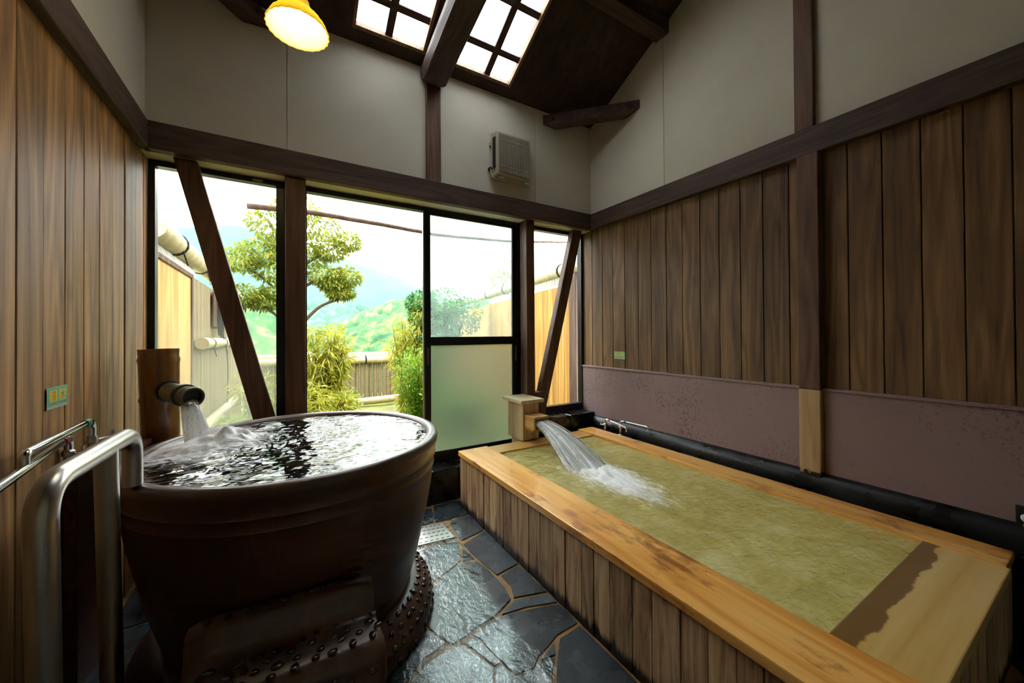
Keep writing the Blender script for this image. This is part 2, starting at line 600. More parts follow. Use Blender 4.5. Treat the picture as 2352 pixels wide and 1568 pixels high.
def mk_leaf(name, a, b, c, trans=.45):
    m, nt, p, out = newmat(name)
    nt.nodes.remove(p)
    vec, raw, rn, obj = coords(nt)
    n = noi(nt, vec, 7.0, 3, .7)
    col = ramp(nt, n, [(.3, lin(a)), (.5, lin(b)), (.7, lin(c))])
    d = nd(nt, 'ShaderNodeBsdfDiffuse'); t = nd(nt, 'ShaderNodeBsdfTranslucent')
    nt.links.new(col, d.inputs[0]); nt.links.new(col, t.inputs[0])
    x = nd(nt, 'ShaderNodeMixShader'); x.inputs[0].default_value = trans
    nt.links.new(d.outputs[0], x.inputs[1]); nt.links.new(t.outputs[0], x.inputs[2])
    g = nd(nt, 'ShaderNodeBsdfGlossy'); g.inputs['Roughness'].default_value = .35
    y = nd(nt, 'ShaderNodeMixShader'); y.inputs[0].default_value = .05
    nt.links.new(x.outputs[0], y.inputs[1]); nt.links.new(g.outputs[0], y.inputs[2])
    nt.links.new(y.outputs[0], out.inputs[0])
    return m


# ================================================================== THE ROOM
XL, XR, YB, YF = -0.745, 2.85, 3.045, -1.3      # plank faces left/right, plaster face back, rear wall
RIDGE = 0.9
SL = 0.493
NV = Vector((0, SL, 1)).normalized()


def zc(y):
    return 3.648 + SL * (3.015 - (y if y >= RIDGE else 2 * RIDGE - y))


def sp_(x, y, d):                                   # point over the sloping ceiling, d outward
    n = NV if y >= RIDGE else Vector((0, -NV.y, NV.z))
    return Vector((x, y, zc(y))) + n * d


def sbox(x0, x1, y0, y1, d0, d1, bm=None):
    bm = bm or bmesh.new()
    e = 1e-6
    ya, yb = (y0 + e, y1) if y0 >= RIDGE - 1e-9 else (y0, y1 - e)
    return hexa(bm, [sp_(x0, ya, d0), sp_(x1, ya, d0), sp_(x1, yb, d0), sp_(x0, yb, d0), sp_(x0, ya, d1), sp_(x1, ya, d1), sp_(x1, yb, d1), sp_(x0, yb, d1)])


def struct(o, label, cat):
    return tag(o, label, cat, kind='structure')


def gable(y0, y1, zb, extra=0.0):
    """wall outline in (y, z) under the sloping ceiling"""
    p = [(y0, zb), (y1, zb), (y1, zc(y1) + extra)]
    if y0 < RIDGE < y1: p.append((RIDGE, zc(RIDGE) + extra))
    p.append((y0, zc(y0) + extra))
    return p


BT, BB = 2.685, 2.518                                # beam top / bottom
# ---- right wall
wr = struct(mo('wall_right', prism(gable(YF, 3.2, -.1, .03), 'x', XR + .02, XR + .14), M['plaster'], loc=(XR + .08, 1, 0)),
            'right wall of brown vertical planks, mauve splash panels below and plaster above', 'wall')
ye = [3.215, 3.04, 2.89, 2.743, 2.588, 2.423, 2.275, 2.115, 1.96, 1.802, 1.646, 1.489, 1.337, 1.179, 1.007, 0.874, 0.724, 0.575, 0.43, 0.285, .13, -.03, -.19, -.34, -.5, -.66, -.82, -.98, -1.14, -1.3]
for a, b in zip(ye, ye[1:]):
    j = rnd.uniform(-.002, .002)
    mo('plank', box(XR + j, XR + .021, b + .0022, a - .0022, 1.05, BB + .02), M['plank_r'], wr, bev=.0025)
for y0, y1 in ((2.123, 3.045), (1.075, 2.119), (.2, 1.071), (-.7, .196), (-1.3, -.704)):
    mo('plaster_panel', prism(gable(y0, y1, BT - .02), 'x', XR - .01, XR + .021), M['plaster'], wr)
for y0, y1 in ((1.112, 3.2), (-1.3, .995)):
    mo('splash_panel', box(XR - .02, XR + .021, y0, y1, .5, 1.048), M['mauve'], wr, bev=.002)
    mo('panel_strip', box(XR - .03, XR + .01, y0, y1, 1.043, 1.06), M['mauve'], wr, bev=.003)
# ---- left wall
wl = struct(mo('wall_left', prism(gable(YF, 3.2, -.1, .03), 'x', XL - .14, XL - .02), M['plaster'], loc=(XL - .08, 1, 0)),
            'left wall of warm brown vertical planks with plaster above the dark beam', 'wall')
yl = [3.215, 3.12, 2.981, 2.81, 2.649, 2.49, 2.331, 2.172, 2.014, 1.855, 1.70, 1.54, 1.385, 1.23, 1.07, .91, .75, .59, .43, .27, .11, -.05, -.21, -.37, -.53, -.69, -.85, -1.01, -1.15, -1.3]
for a, b in zip(yl, yl[1:]):
    g = rnd.choice((.002, .002, .004))
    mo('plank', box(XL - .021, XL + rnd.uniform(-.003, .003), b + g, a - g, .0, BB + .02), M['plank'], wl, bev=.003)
for y0, y1 in ((2.123, 3.045), (1.075, 2.119), (.2, 1.071), (-.7, .196), (-1.3, -.704)):
    mo('plaster_panel', prism(gable(y0, y1, BT - .02), 'x', XL - .021, XL + .022), M['plaster'], wl)
# ---- back wall above the windows
wb = struct(mo('wall_back', box(XL, XR, YB + .012, 3.26, BB + .004, 3.63), M['plaster'], loc=(1, 3.1, 2.5)),
            'off-white plaster back wall above the garden windows', 'wall')
for x0, x1 in ((XL + .02, .005), (.009, 1.062), (1.066, 2.107), (2.111, XR - .01)):
    mo('plaster_panel', box(x0, x1, YB, YB + .013, BB + .05, zc(YB) - .0), M['plaster'], wb)
# ---- rear wall behind the viewer
wf = struct(mo('wall_front', box(XL - .1, XR + .1, YF - .12, YF, -.1, zc(YF) + .05), M['plaster'], loc=(1, YF, 0)),
            'plain plaster rear wall behind the viewer', 'wall')
# ---- beams and posts
ntrim = [0]


def trim(bm, mat, label, cat='beam', bev=.004, loc=None, **k):
    ntrim[0] += 1
    return struct(mo('trim_%d' % ntrim[0], bm, mat, bev=bev, loc=loc, **k), label, cat)


trim(box(XL + .02, XR - .05, 3.0, YB + .02, BB, BT), M['beam_x'], 'dark brown horizontal beam across the back wall over the windows', loc=(1, 3, 2.5))
trim(box(XR - .05, XR + .005, YF, YB - .001, BB, BT), M['beam_y'], 'dark brown horizontal beam along the right plank wall', loc=(XR, 1, 2.5))
trim(box(XL - .005, XL + .045, YF, YB - .001, BB, BT), M['beam_y'], 'dark brown horizontal beam along the left plank wall', loc=(XL, 1, 2.5))
trim(box(-.006, .122, 3.05, 3.175, .275, BB), M['beam_z'], 'brown square post between the left window and the open doorway', 'post', loc=(.06, 3.1, .3))
trim(box(2.004, 2.098, 3.05, 3.175, .275, BB), M['beam_z'], 'brown post between the sliding door and the narrow right window', 'post', loc=(2.05, 3.1, .3))
trim(box(1.0, 1.126, 3.02, YB + .02, BT, 3.50), M['beam_z'], 'short dark post on the plaster back wall under the roof rafter', 'post', loc=(1.06, 3.03, 2.7))
pr_ = trim(box(XR - .06, XR + .005, .997, 1.11, 1.05, BB), M['beam_z'], 'dark brown post on the right plank wall with pale repaired foot', 'post', loc=(XR, 1.05, .5))
mo('post_splice', box(XR - .06, XR + .005, .997, 1.11, .5, 1.049), M['splice'], pr_, bev=.004)['label'] = 'pale newer wood foot of the post, blackened at its bottom'
trim(prism([(1.022, BT), (1.125, BT), (1.125, zc(1.125) - .01), (1.022, zc(1.022) - .01)], 'x', XR - .045, XR + .005), M['beam_z'], 'upper dark post on the right plaster wall above the beam', 'post', loc=(XR, 1.07, BT))
trim(box(XL + .001, XR - .001, 2.062, 2.195, 4.0, 4.125), M['beam_x'], 'dark purlin crossing the room under the sloping ceiling', loc=(1, 2.1, 4.0))
trim(box(XL + .001, XR - .001, RIDGE - .07, RIDGE + .07, zc(RIDGE) - .2, zc(RIDGE) - .02), M['beam_x'], 'dark ridge beam at the top of the ceiling', loc=(1, RIDGE, 4.5))
zb_ = lambda y: 3.465 + .2 * (3.0 - max(y, RIDGE)) - .2 * (RIDGE - min(y, RIDGE))
rows = []
bm = bmesh.new()
for y in (-1.299, -.6, 0, RIDGE, 1.5, 2.2, 2.8, 2.96, 3.03):
    w = .012 * noise.noise(Vector((y * 1.3, 0, 4)))
    ch = .05 if y > 3.0 else 0
    rows.append([bm.verts.new(p) for p in ((.962 + w, y, zb_(y) + ch), (1.148 + w, y, zb_(y) + ch), (1.16 + w, y, zb_(y) + .09), (1.148 + w, y, zb_(y) + .17), (.962 + w, y, zb_(y) + .17), (.95 + w, y, zb_(y) + .09))])
for p, q in zip(rows, rows[1:]):
    for i in range(6): bm.faces.new((p[i], p[(i + 1) % 6], q[(i + 1) % 6], q[i]))
bm.faces.new(rows[0]); bm.faces.new(rows[-1][::-1])
trim(bm, M['beam_y'], 'heavy weathered log rafter running out between the two skylights', bev=.006, loc=(1.05, 2, 3.6))
# corner angle braces
def angle_brace(p, q, inward, label):
    p, q = Vector(p), Vector(q)
    t = (q - p).normalized()
    L = (q - p).length
    n = Vector(inward)
    pts = []
    bm = bmesh.new()
    prof = [(0, 3.595), (L, 3.595), (L, 3.515), (L - .15, 3.487), (.15, 3.487), (0, 3.50)]
    A = [bm.verts.new((p + t * u + Vector((0, 0, z)))) for u, z in prof]
    B = [bm.verts.new((p + t * u - n * .11 + Vector((0, 0, z)))) for u, z in prof]
    bm.faces.new(A); bm.faces.new(B[::-1])
    for i in range(6): bm.faces.new((A[i], B[i], B[(i + 1) % 6], A[(i + 1) % 6]))
    o = trim(bm, M['beam_x'], label, loc=(p + q) / 2 + Vector((0, 0, 3.5)))
    for u in (.1, L - .1):
        c = p + t * u + n * .002 + Vector((0, 0, 3.545))
        mo('bolt', sweep([c - n * .01, c + n * .008], .012, 8), M['black'], o)


angle_brace((2.207, YB, 0), (XR - .012, 2.374, 0), Vector((-.7, -.7, 0)).normalized(), 'short dark angle brace across the right corner under the ceiling')
angle_brace((-.092, YB, 0), (XL + .024, 2.374, 0), Vector((.7, -.7, 0)).normalized(), 'short dark angle brace across the left corner under the ceiling')


def diag(a0, a1, b0, b1, y0, y1, label):
    bm = hexa(bmesh.new(), [(b0[0], y0, b0[1]), (b1[0], y0, b1[1]), (b1[0], y1, b1[1]), (b0[0], y1, b0[1]), (a0[0], y0, a0[1]), (a1[0], y0, a1[1]), (a1[0], y1, a1[1]), (a0[0], y1, a0[1])])
    return trim(bm, M['beam_z'], label, 'brace', loc=((a0[0] + b0[0]) / 2, y0, .9))


diag((-.602, BB), (-.485, BB), (-.13, .58), (-.012, .62), 3.075, 3.16, 'long brown diagonal brace in front of the left garden window')
diag((2.628, BB), (2.748, BB), (2.12, .58), (2.235, .58), 3.085, 3.16, 'slim brown diagonal brace in front of the narrow right window')
trim(box(2.10, 2.235, 3.06, 3.17, .57, .83), M['beam_z'], 'dark wooden foot block under the right diagonal brace', 'block', loc=(2.17, 3.1, .57))

# ---- ceiling with two skylights
SKY0, SKY1 = 1.75, 2.958
cl = struct(mo('ceiling', sbox(XL - .14, XR + .14, YF - .12, RIDGE, .03, .14), M['ceil'], loc=(1, 0, 4)),
            'dark brown boarded ceiling sloping down to the back wall', 'ceiling')
def cboard(x0, x1, y0, y1, d0=0.0):
    mo('ceiling_board', sbox(x0, x1, y0, y1, d0, .045), M['ceil'], cl)
for x0, x1 in ((XL - .14, -.16), (-.16, .4205), (1.7715, 2.3), (2.3, XR + .14)):
    cboard(x0, x1, RIDGE, 3.6)
cboard(.4205, 1.7715, RIDGE, SKY0)
cboard(.4205, 1.7715, SKY1, 3.6)
cboard(.97, 1.14, SKY0, SKY1, .02)
for k in range(5):
    x0 = XL - .1 + k * (XR - XL + .2) / 5
    mo('ceiling_board', sbox(x0, x0 + (XR - XL + .2) / 5, YF, RIDGE, 0, .03), M['ceil'], cl)


def skylight(n, x0, x1, mx, label):
    o = thing('window_%d' % n, ((x0 + x1) / 2, 2.3, zc(2.3)), label, 'skylight', kind='structure')
    for a, b, c, d in ((x0, x0 + .022, SKY0, SKY1), (x1 - .022, x1, SKY0, SKY1), (x0 + .022, x1 - .022, SKY1 - .022, SKY1), (x0 + .022, x1 - .022, SKY0, SKY0 + .022)):
        mo('lining_board', sbox(a, b, c, d, -.003, .05), M['reveal'], o)
    mo('glazing_bar', sbox(mx - .027, mx + .027, SKY0 + .022, SKY1 - .022, .018, .038), M['beam_y'], o)
    ys = [2.755, 2.44, 2.12]
    for y in ys:
        for a, b in ((x0 + .022, mx - .027), (mx + .027, x1 - .022)):
            mo('glazing_bar', sbox(a, b, y - .022, y + .022, .022, .038), M['beam_x'], o)
    yy = [SKY1 - .0] + ys + [SKY0]
    for a, b in zip(yy, yy[1:]):
        for c, d in ((x0, mx), (mx, x1)):
            mo('pane', sbox(c + .003, d - .003, b + .003, a - .003, .039, .043), M['glass_sky'], o)


skylight(3, .42, .968, .68, 'left skylight grid beside the rafter and pendant lamp')
skylight(4, 1.142, 1.772, 1.527, 'right skylight grid between the rafter and the dark ceiling')

# ---- floor
def inside(p, poly):
    c = False
    for (x1, y1), (x2, y2) in zip(poly, poly[1:] + poly[:1]):
        if (y1 > p[1]) != (y2 > p[1]) and p[0] < (x2 - x1) * (p[1] - y1) / (y2 - y1) + x1: c = not c
    return c


STONES = {
 's0': [(1.034, 2.983), (1.261, 2.977), (1.217, 2.794), (1.113, 2.706), (1.058, 2.696), (0.953, 2.714), (1.009, 2.923)],
 's0l': [(0.88, 2.971), (1.006, 2.941), (0.947, 2.723), (0.911, 2.717), (0.846, 2.717), (0.766, 2.701), (.6, 2.8), (.62, 2.98)],
 's0b': [(1.114, 2.699), (1.184, 2.789), (1.234, 2.784), (1.224, 2.697)],
 's1': [(1.043, 2.658), (1.107, 2.681), (1.223, 2.679), (1.213, 2.421), (1.023, 2.378), (1.015, 2.413)],
 's6': [(0.707, 2.43), (0.988, 2.40), (0.993, 2.347), (0.927, 2.172), (0.721, 2.071), (0.699, 2.159), (0.684, 2.311)],
 's2': [(1.011, 2.331), (1.215, 2.407), (1.213, 1.958), (1.05, 1.929), (1.025, 2.102), (1.012, 2.238)],
 's2b': [(0.987, 2.285), (1.0, 2.235), (1.006, 2.142), (0.933, 2.158)],
 's3': [(1.066, 1.913), (1.204, 1.943), (1.215, 1.664), (1.032, 1.716), (1.066, 1.812)],
 's4': [(1.024, 1.702), (1.214, 1.649), (1.215, 1.572), (1.051, 1.627), (0.92, 1.649)],
 's5': [(0.917, 2.145), (1.008, 2.112), (1.034, 1.953), (1.038, 1.814), (1.019, 1.717), (0.929, 1.672), (0.872, 1.651), (0.763, 1.637), (0.722, 1.618), (0.639, 1.606), (0.583, 1.746), (0.624, 1.904), (0.712, 2.045)],
 's7': [(0.883, 1.638), (0.938, 1.641), (1.05, 1.61), (1.21, 1.556), (1.21, 1.409), (1.079, 1.401), (0.937, 1.351), (0.887, 1.314), (0.804, 1.33), (0.789, 1.409), (0.764, 1.571), (0.74, 1.606)],
 's8': [(1.207, 1.391), (1.209, 1.238), (1.207, 1.044), (1.013, 1.008), (0.863, 1.114), (0.931, 1.22), (1.075, 1.381)],
 's9': [(0.937, 1.33), (1.041, 1.375), (1.006, 1.318)],
 's10': [(0.683, 1.574), (0.745, 1.405), (0.67, 1.273), (0.504, 1.242), (0.412, 1.505), (0.518, 1.574), (0.64, 1.59)],
 's11': [(0.698, 1.575), (0.727, 1.594), (0.758, 1.559), (0.781, 1.409), (0.754, 1.408)],
 's13': [(.42, 1.53), (.51, 1.60), (.62, 1.63), (.57, 1.76), (.60, 1.90), (.5, 1.8), (.38, 1.62), (.28, 1.50), (.30, 1.42)],
 's14': [(.40, 1.48), (.49, 1.24), (.30, 1.10), (.02, 1.15), (.05, 1.3), (.29, 1.40)],
 's15': [(.51, 1.22), (.67, 1.25), (.66, 1.19), (.84, 1.10), (1.0, 1.0), (1.2, 1.02), (1.2, .75), (.8, .7), (.55, .85), (.4, 1.0), (.33, 1.09)],
 's12': [(0.751, 1.397), (0.781, 1.396), (0.798, 1.326), (0.883, 1.308), (0.926, 1.33), (0.996, 1.31), (0.92, 1.227), (0.853, 1.12), (0.672, 1.203), (0.678, 1.268)],
}
fl = struct(mo('floor', box(XL - .02, XR + .02, YF, 3.2, -.12, -.001), M['grout'], loc=(1, 1, 0)), 'wet crazy-paved slate floor with ochre mortar joints', 'floor')
def stone(poly, inset=.0):
    c = Vector((sum(p[0] for p in poly) / len(poly), sum(p[1] for p in poly) / len(poly)))
    out = []
    n = len(poly)
    for i in range(n):
        a, b = Vector(poly[i]), Vector(poly[(i + 1) % n])
        k = max(1, int((b - a).length / .07))
        for j in range(k):
            q = a.lerp(b, j / k)
            d = (q - c).normalized()
            q = q - d * (inset + (rnd.uniform(-.003, .004) if j else .004))
            out.append((q.x, q.y))
    h = .004 + rnd.uniform(0, .003)
    mo('flagstone', prism(out, 'z', -.02, h), M['slate'], fl)
tr_ = list(STONES.values())
for p in tr_: stone(p)
seeds = []
for i in range(9):
    for j in range(11):
        seeds.append((XL + .2 + i * .42 + rnd.uniform(-.13, .13), YF + .2 + j * .42 + rnd.uniform(-.13, .13)))
for i, s in enumerate(seeds):
    if s[0] > 1.22 and s[1] > .3: continue
    poly = [(XL + .01, YF + .01), (XR - .01, YF + .01), (XR - .01, 2.99), (XL + .01, 2.99)]
    for k, t in enumerate(seeds):
        if k == i or (t[0] - s[0]) ** 2 + (t[1] - s[1]) ** 2 > 1.6: continue
        mx, my, dx, dy = (s[0] + t[0]) / 2, (s[1] + t[1]) / 2, t[0] - s[0], t[1] - s[1]
        f = lambda p: (p[0] - mx) * dx + (p[1] - my) * dy
        q = []
        for a, b in zip(poly, poly[1:] + poly[:1]):
            fa, fb = f(a), f(b)
            if fa <= 0: q.append(a)
            if (fa < 0) != (fb < 0) and fa != fb:
                u = fa / (fa - fb); q.append((a[0] + (b[0] - a[0]) * u, a[1] + (b[1] - a[1]) * u))
        poly = q
        if len(poly) < 3: break
    if len(poly) < 3: continue
    c = (sum(p[0] for p in poly) / len(poly), sum(p[1] for p in poly) / len(poly))
    test = poly + [c] + [((p[0] + c[0]) / 2, (p[1] + c[1]) / 2) for p in poly] + [((p[0] + q[0]) / 2, (p[1] + q[1]) / 2) for p, q in zip(poly, poly[1:] + poly[:1])]
    if any(inside(p, t) for t in tr_ for p in test) or any(inside(p, poly) for t in tr_ for p in t): continue
    if .35 < c[0] < 1.22 and 1.25 < c[1] < 2.9: continue
    stone(poly, .012)

# ---- stone curbs under the windows and the black coping along the right wall
def slabs(name, x, y0, y1, z0, z1, label):
    o = thing(name, ((x[0] + x[-1]) / 2, y0, 0), label, 'curb', kind='structure')
    for a, b in zip(x, x[1:]):
        mo('stone_slab', box(a + .003, b - .003, y0, y1, z0, z1), M['curb'], o, bev=.006)
slabs('baseboard_back', [.13, .62, 1.03, 1.27, 1.65, 2.1], 3.0, 3.26, -.02, .275, 'low black stone curb below the sliding door')
slabs('baseboard_corner', [2.103, 2.5, XR], 3.0, 3.26, -.02, .57, 'tall black stone curb under the narrow right window')
slabs('baseboard_left', [XL, -.3, .127], 3.0, 3.26, -.02, .57, 'tall black stone curb under the left window behind the tub')
prof = [(XR + .019, -.02), (2.70, -.02), (2.70, .43), (2.765, .43)] + [(2.838 - .072 * math.cos(a), .435 + .105 * math.sin(a)) for a in [math.radians(t) for t in range(10, 91, 10)]] + [(XR + .019, .545)]
bm = bmesh.new()
A = [bm.verts.new((x, YF, z)) for x, z in prof]; B = [bm.verts.new((x, 2.995, z)) for x, z in prof]
bm.faces.new(A); bm.faces.new(B[::-1])
for i in range(len(prof)): bm.faces.new((A[i], B[i], B[(i + 1) % len(prof)], A[(i + 1) % len(prof)]))
struct(mo('baseboard_right', bm, M['ledge'], loc=(2.78, 1, 0), smooth=True, auto=35), 'glossy black rounded coping between the wooden bath and the right wall', 'coping')

# ---- windows and sliding door
def frame4(x0, x1, z0, z1, y0, y1, wl_, wr_, wb_, wt_):
    bm = box(x0, x0 + wl_, y0, y1, z0, z1)
    box(x1 - wr_, x1, y0, y1, z0, z1, bm)
    box(x0 + wl_, x1 - wr_, y0, y1, z0, z0 + wb_, bm)
    box(x0 + wl_, x1 - wr_, y0, y1, z1 - wt_, z1, bm)
    return bm


w1 = thing('window_1', (-.38, 3.22, .57), 'tall fixed window left of the brown post, misted at the bottom', 'window', kind='structure')
mo('frame', frame4(-.742, .121, .57, BB, 3.185, 3.25, .034, .182, .07, .035), M['alu'], w1)
mo('pane', box(-.708, -.061, 3.214, 3.22, .64, BB - .035), M['glass_mist'], w1)
mo('latch', box(-.2, -.14, 3.178, 3.187, BB - .03, BB - .012), M['alulight'], w1)
w2 = thing('window_2', (2.47, 3.22, .57), 'narrow fixed window at the right corner behind the slim brace', 'window', kind='structure')
mo('frame', frame4(2.0045, 2.848, .57, BB, 3.185, 3.25, .1805, .03, .073, .035), M['alu'], w2)
mo('pane', box(2.185, 2.818, 3.214, 3.22, .643, BB - .035), M['glass'], w2)
trim(frame4(.122, 2.004, .275, BB, 3.19, 3.255, .012, .012, .03, .035), M['alu'], 'black aluminium frame around the doorway opening', 'frame', bev=0, loc=(1, 3.2, .275))
d1 = thing('door_1', (1.5, 3.21, .305), 'black framed sliding glass door with a frosted lower pane', 'door', kind='structure')
ZD0, ZD1 = .29, BB - .03
mo('stile', box(1.032, 1.09, 3.195, 3.225, ZD0, ZD1), M['alu'], d1, bev=.002)
mo('stile', box(1.93, 1.99, 3.195, 3.225, ZD0, ZD1), M['alu'], d1, bev=.002)
mo('edge_strip', box(1.022, 1.034, 3.19, 3.215, ZD0, ZD1), M['alulight'], d1)
mo('top_rail', box(1.09, 1.93, 3.197, 3.223, 2.463, ZD1), M['alu'], d1)
mo('middle_rail', box(1.09, 1.93, 3.197, 3.223, 1.308, 1.384), M['alu'], d1)
mo('bottom_rail', box(1.09, 1.93, 3.197, 3.223, ZD0, .37), M['alu'], d1)
mo('pane', box(1.09, 1.93, 3.207, 3.211, 1.384, 2.463), M['glass_haze'], d1)['label'] = 'lightly steamed upper pane'
mo('pane', box(1.09, 1.93, 3.207, 3.211, .37, 1.308), M['frost'], d1)['label'] = 'frosted lower pane'
for x in (1.052, 1.952):
    mo('finger_pull', box(x, x + .022, 3.189, 3.197, 1.14, 1.29), M['fencedark'], d1, bev=.002)

# ================================================================== ROUND TUB
TC = Vector((.07, 2.14, 0))
tub = thing('stoneware_tub', TC, 'large round brown stoneware tub brimming with water', 'bathtub')
prof = [(.40, .005), (.455, .02), (.49, .10), (.526, .21), (.552, .30), (.574, .40), (.600, .52), (.622, .64), (.633, .735), (.6375, .74), (.634, .748), (.640, .785), (.6445, .79), (.641, .798), (.648, .835), (.656, .862), (.657, .882), (.650, .896), (.635, .902), (.615, .899), (.60, .888), (.594, .865), (.59, .80), (.56, .60), (.50, .30), (.44, .16), (.1, .13)]
mo('bowl', lathe(prof, TC, 96), M['ceramic'], tub, smooth=True, auto=50)
# pebbled base ring
ringp = [(.615, -.01), (.628, .02), (.625, .06), (.605, .105), (.575, .14), (.545, .16), (.50, .165), (.40, .12), (.40, -.01)]
rg = mo('base_ring', lathe(ringp, TC, 80), M['ceramic'], tub, smooth=True, auto=60)
bm = bmesh.new()
bmesh.ops.create_icosphere(bm, subdivisions=2, radius=1)
for v in bm.verts: v.co.z *= .75 if v.co.z > 0 else 0.4
pb0 = mo('pebble', bm, M['pebble'], rg, smooth=True)
pb0.data.transform(Matrix.Translation(wloc(rg)))
first = [True]


def pebble(parent, p, nrm, s=1.0, yaw=None):
    n = Vector(nrm).normalized()
    q = n.to_track_quat('Z', 'Y')
    e = (q @ Matrix.Rotation(rnd.uniform(0, 6.3) if yaw is None else yaw, 3, 'Z').to_quaternion()).to_euler()
    a = rnd.uniform(.0085, .0125) * s
    sc = (a * rnd.uniform(1.0, 1.6), a, a * .8)
    if first[0]:
        first[0] = False
        pb0.location = Vector(p) - wloc(parent); pb0.rotation_euler = e; pb0.scale = sc
    else:
        inst('pebble', pb0, parent, p, e, sc)


for (r, z, nr, nz, n, ph) in ((.628, .03, 1, .1, 44, 0), (.615, .085, .9, .45, 44, .07), (.588, .128, .6, .8, 42, .02), (.556, .155, .3, .95, 40, .06)):
    for k in range(n):
        t = -2.6 + 3.7 * k / n + ph + rnd.uniform(-.02, .02)
        if -2.15 < t < -1.05: continue
        pebble(rg, (TC.x + r * math.cos(t), TC.y + r * math.sin(t), z), (nr * math.cos(t), nr * math.sin(t), nz), 1.1)

# step in front of the tub
SX0, SX1 = -.26, .27
step = thing('pebbled_step', (.0, 1.5, 0), 'dark stoneware step studded with pebbles at the foot of the round tub', 'step')
sp = [(1.30, -.005), (1.305, .33), (1.318, .368), (1.345, .385), (1.44, .388), (1.462, .394), (1.474, .42), (1.482, .475), (1.495, .497), (1.53, .50), (1.545, .47), (1.545, .2), (1.505, .1), (1.505, -.005)]
bm = bmesh.new()
nx = 18
rows = []
for i in range(nx + 1):
    t = i / nx
    x = SX0 + (SX1 - SX0) * t
    e = min(t, 1 - t) * nx
    fall = 0.0 if e > 1 else (.018 if e == 0 else .004)
    rows.append([bm.verts.new((x + .02 * (1 - (y - 1.30) / .3) * (1 if t > .5 else -1) * (abs(t - .5) * 2), y - (.025 * (t - .5)) + (fall if y < 1.36 else 0), max(-.005, z - (fall if z > .1 else 0)))) for y, z in sp])
for a, b in zip(rows, rows[1:]):
    for i in range(len(sp)):
        j = (i + 1) % len(sp)
        bm.faces.new((a[i], a[j], b[j], b[i]))
bm.faces.new(rows[0]); bm.faces.new(rows[-1][::-1])
st = mo('step_body', bm, M['ceramic'], step, smooth=True, auto=55)
for i in range(9):
    for j, y in enumerate((1.34, 1.375, 1.41, 1.445)):
        pebble(st, (SX0 + .04 + i * .058 + (j % 2) * .025 + rnd.uniform(-.012, .012), y + rnd.uniform(-.008, .008), .387), (0, 0, 1), 1.15)
    pebble(st, (SX0 + .04 + i * .056 + rnd.uniform(-.01, .01), 1.513, .499), (0, 0, 1), 1.1)
    for z in (.31, .25, .18, .11):
        pebble(st, (SX0 + .04 + i * .058 + rnd.uniform(-.015, .015), 1.302 - .0125 * ((i / 4) - 1), z + rnd.uniform(-.015, .015)), (0, -1, 0), 1.2)


# water in the tub
IMP = Vector((-.385, 2.36, 0))


def tub_foam(nt, obj):
    va = nd(nt, 'ShaderNodeVectorMath', operation='DISTANCE')
    nt.links.new(obj, va.inputs[0]); va.inputs[1].default_value = (IMP.x - TC.x, IMP.y - TC.y, .02)
    d = va.outputs['Value']
    mp = nd(nt, 'ShaderNodeMapping'); mp.inputs['Scale'].default_value = (22, 30, 10)
    nt.links.new(obj, mp.inputs[0])
    n = noi(nt, mp.outputs[0], 1.0, 6, .65, 1.0)
    f = mth(nt, 'ADD', mth(nt, 'MULTIPLY', d, -1.9), mth(nt, 'ADD', mth(nt, 'MULTIPLY', n, 1.0), .30))
    return mth(nt, 'MULTIPLY', ramp(nt, f, [(.1, (0, 0, 0, 1)), (.5, (1, 1, 1, 1))]), .9)


M['tubwater'] = mk_water('tub_water', (.35, .38, .38, 1), .3, (.03, .035, .035, 1), .5, tub_foam, 6.0, (1, 2.2, 1), 1.8, 2)


def tub_h(x, y):
    d = math.hypot(x - IMP.x, y - IMP.y)
    h = .012 * noise.noise(Vector((x * 5, y * 8, .3))) + .006 * noise.noise(Vector((x * 17, y * 24, 1.7))) + .0025 * noise.noise(Vector((x * 45, y * 60, 3.1)))
    h *= (.6 + 1.2 * math.exp(-d * 2.5))
    h += .075 * math.exp(-((x - IMP.x - .13) ** 2 / .012 + (y - IMP.y + .06) ** 2 / .008)) * (1 + .5 * noise.noise(Vector((x * 22, y * 22, 5))))
    h += .03 * math.exp(-((x - IMP.x + .02) ** 2 / .01 + (y - IMP.y + .16) ** 2 / .004))
    return h


def water_disc(c, R, z, hf, nr, na):
    bm = bmesh.new()
    mid = bm.verts.new((c.x, c.y, z + hf(c.x, c.y)))
    prev = None
    for i in range(1, nr + 1):
        r = R * i / nr
        ring = []
        for k in range(na):
            a = 2 * math.pi * k / na
            x, y = c.x + r * math.cos(a), c.y + r * math.sin(a)
            ring.append(bm.verts.new((x, y, z + hf(x, y) * (1 - (i / nr) ** 12 * .8))))
        for k in range(na):
            l = (k + 1) % na
            bm.faces.new((mid, ring[k], ring[l]) if prev is None else (prev[k], ring[k], ring[l], prev[l]))
        prev = ring
    return bm


tag(mo('tub_water', water_disc(TC, .5965, .884, tub_h, 90, 220), M['tubwater'], loc=TC + Vector((0, 0, .884)), smooth=True),
    'dark churning water filling the round tub to its rim', 'water', kind='stuff')

# ---- bamboo spout and its water
bs = thing('bamboo_spout', (-.572, 2.70, 0), 'brown bamboo water spout standing behind the round tub', 'spout')
bx, by = -.572, 2.70


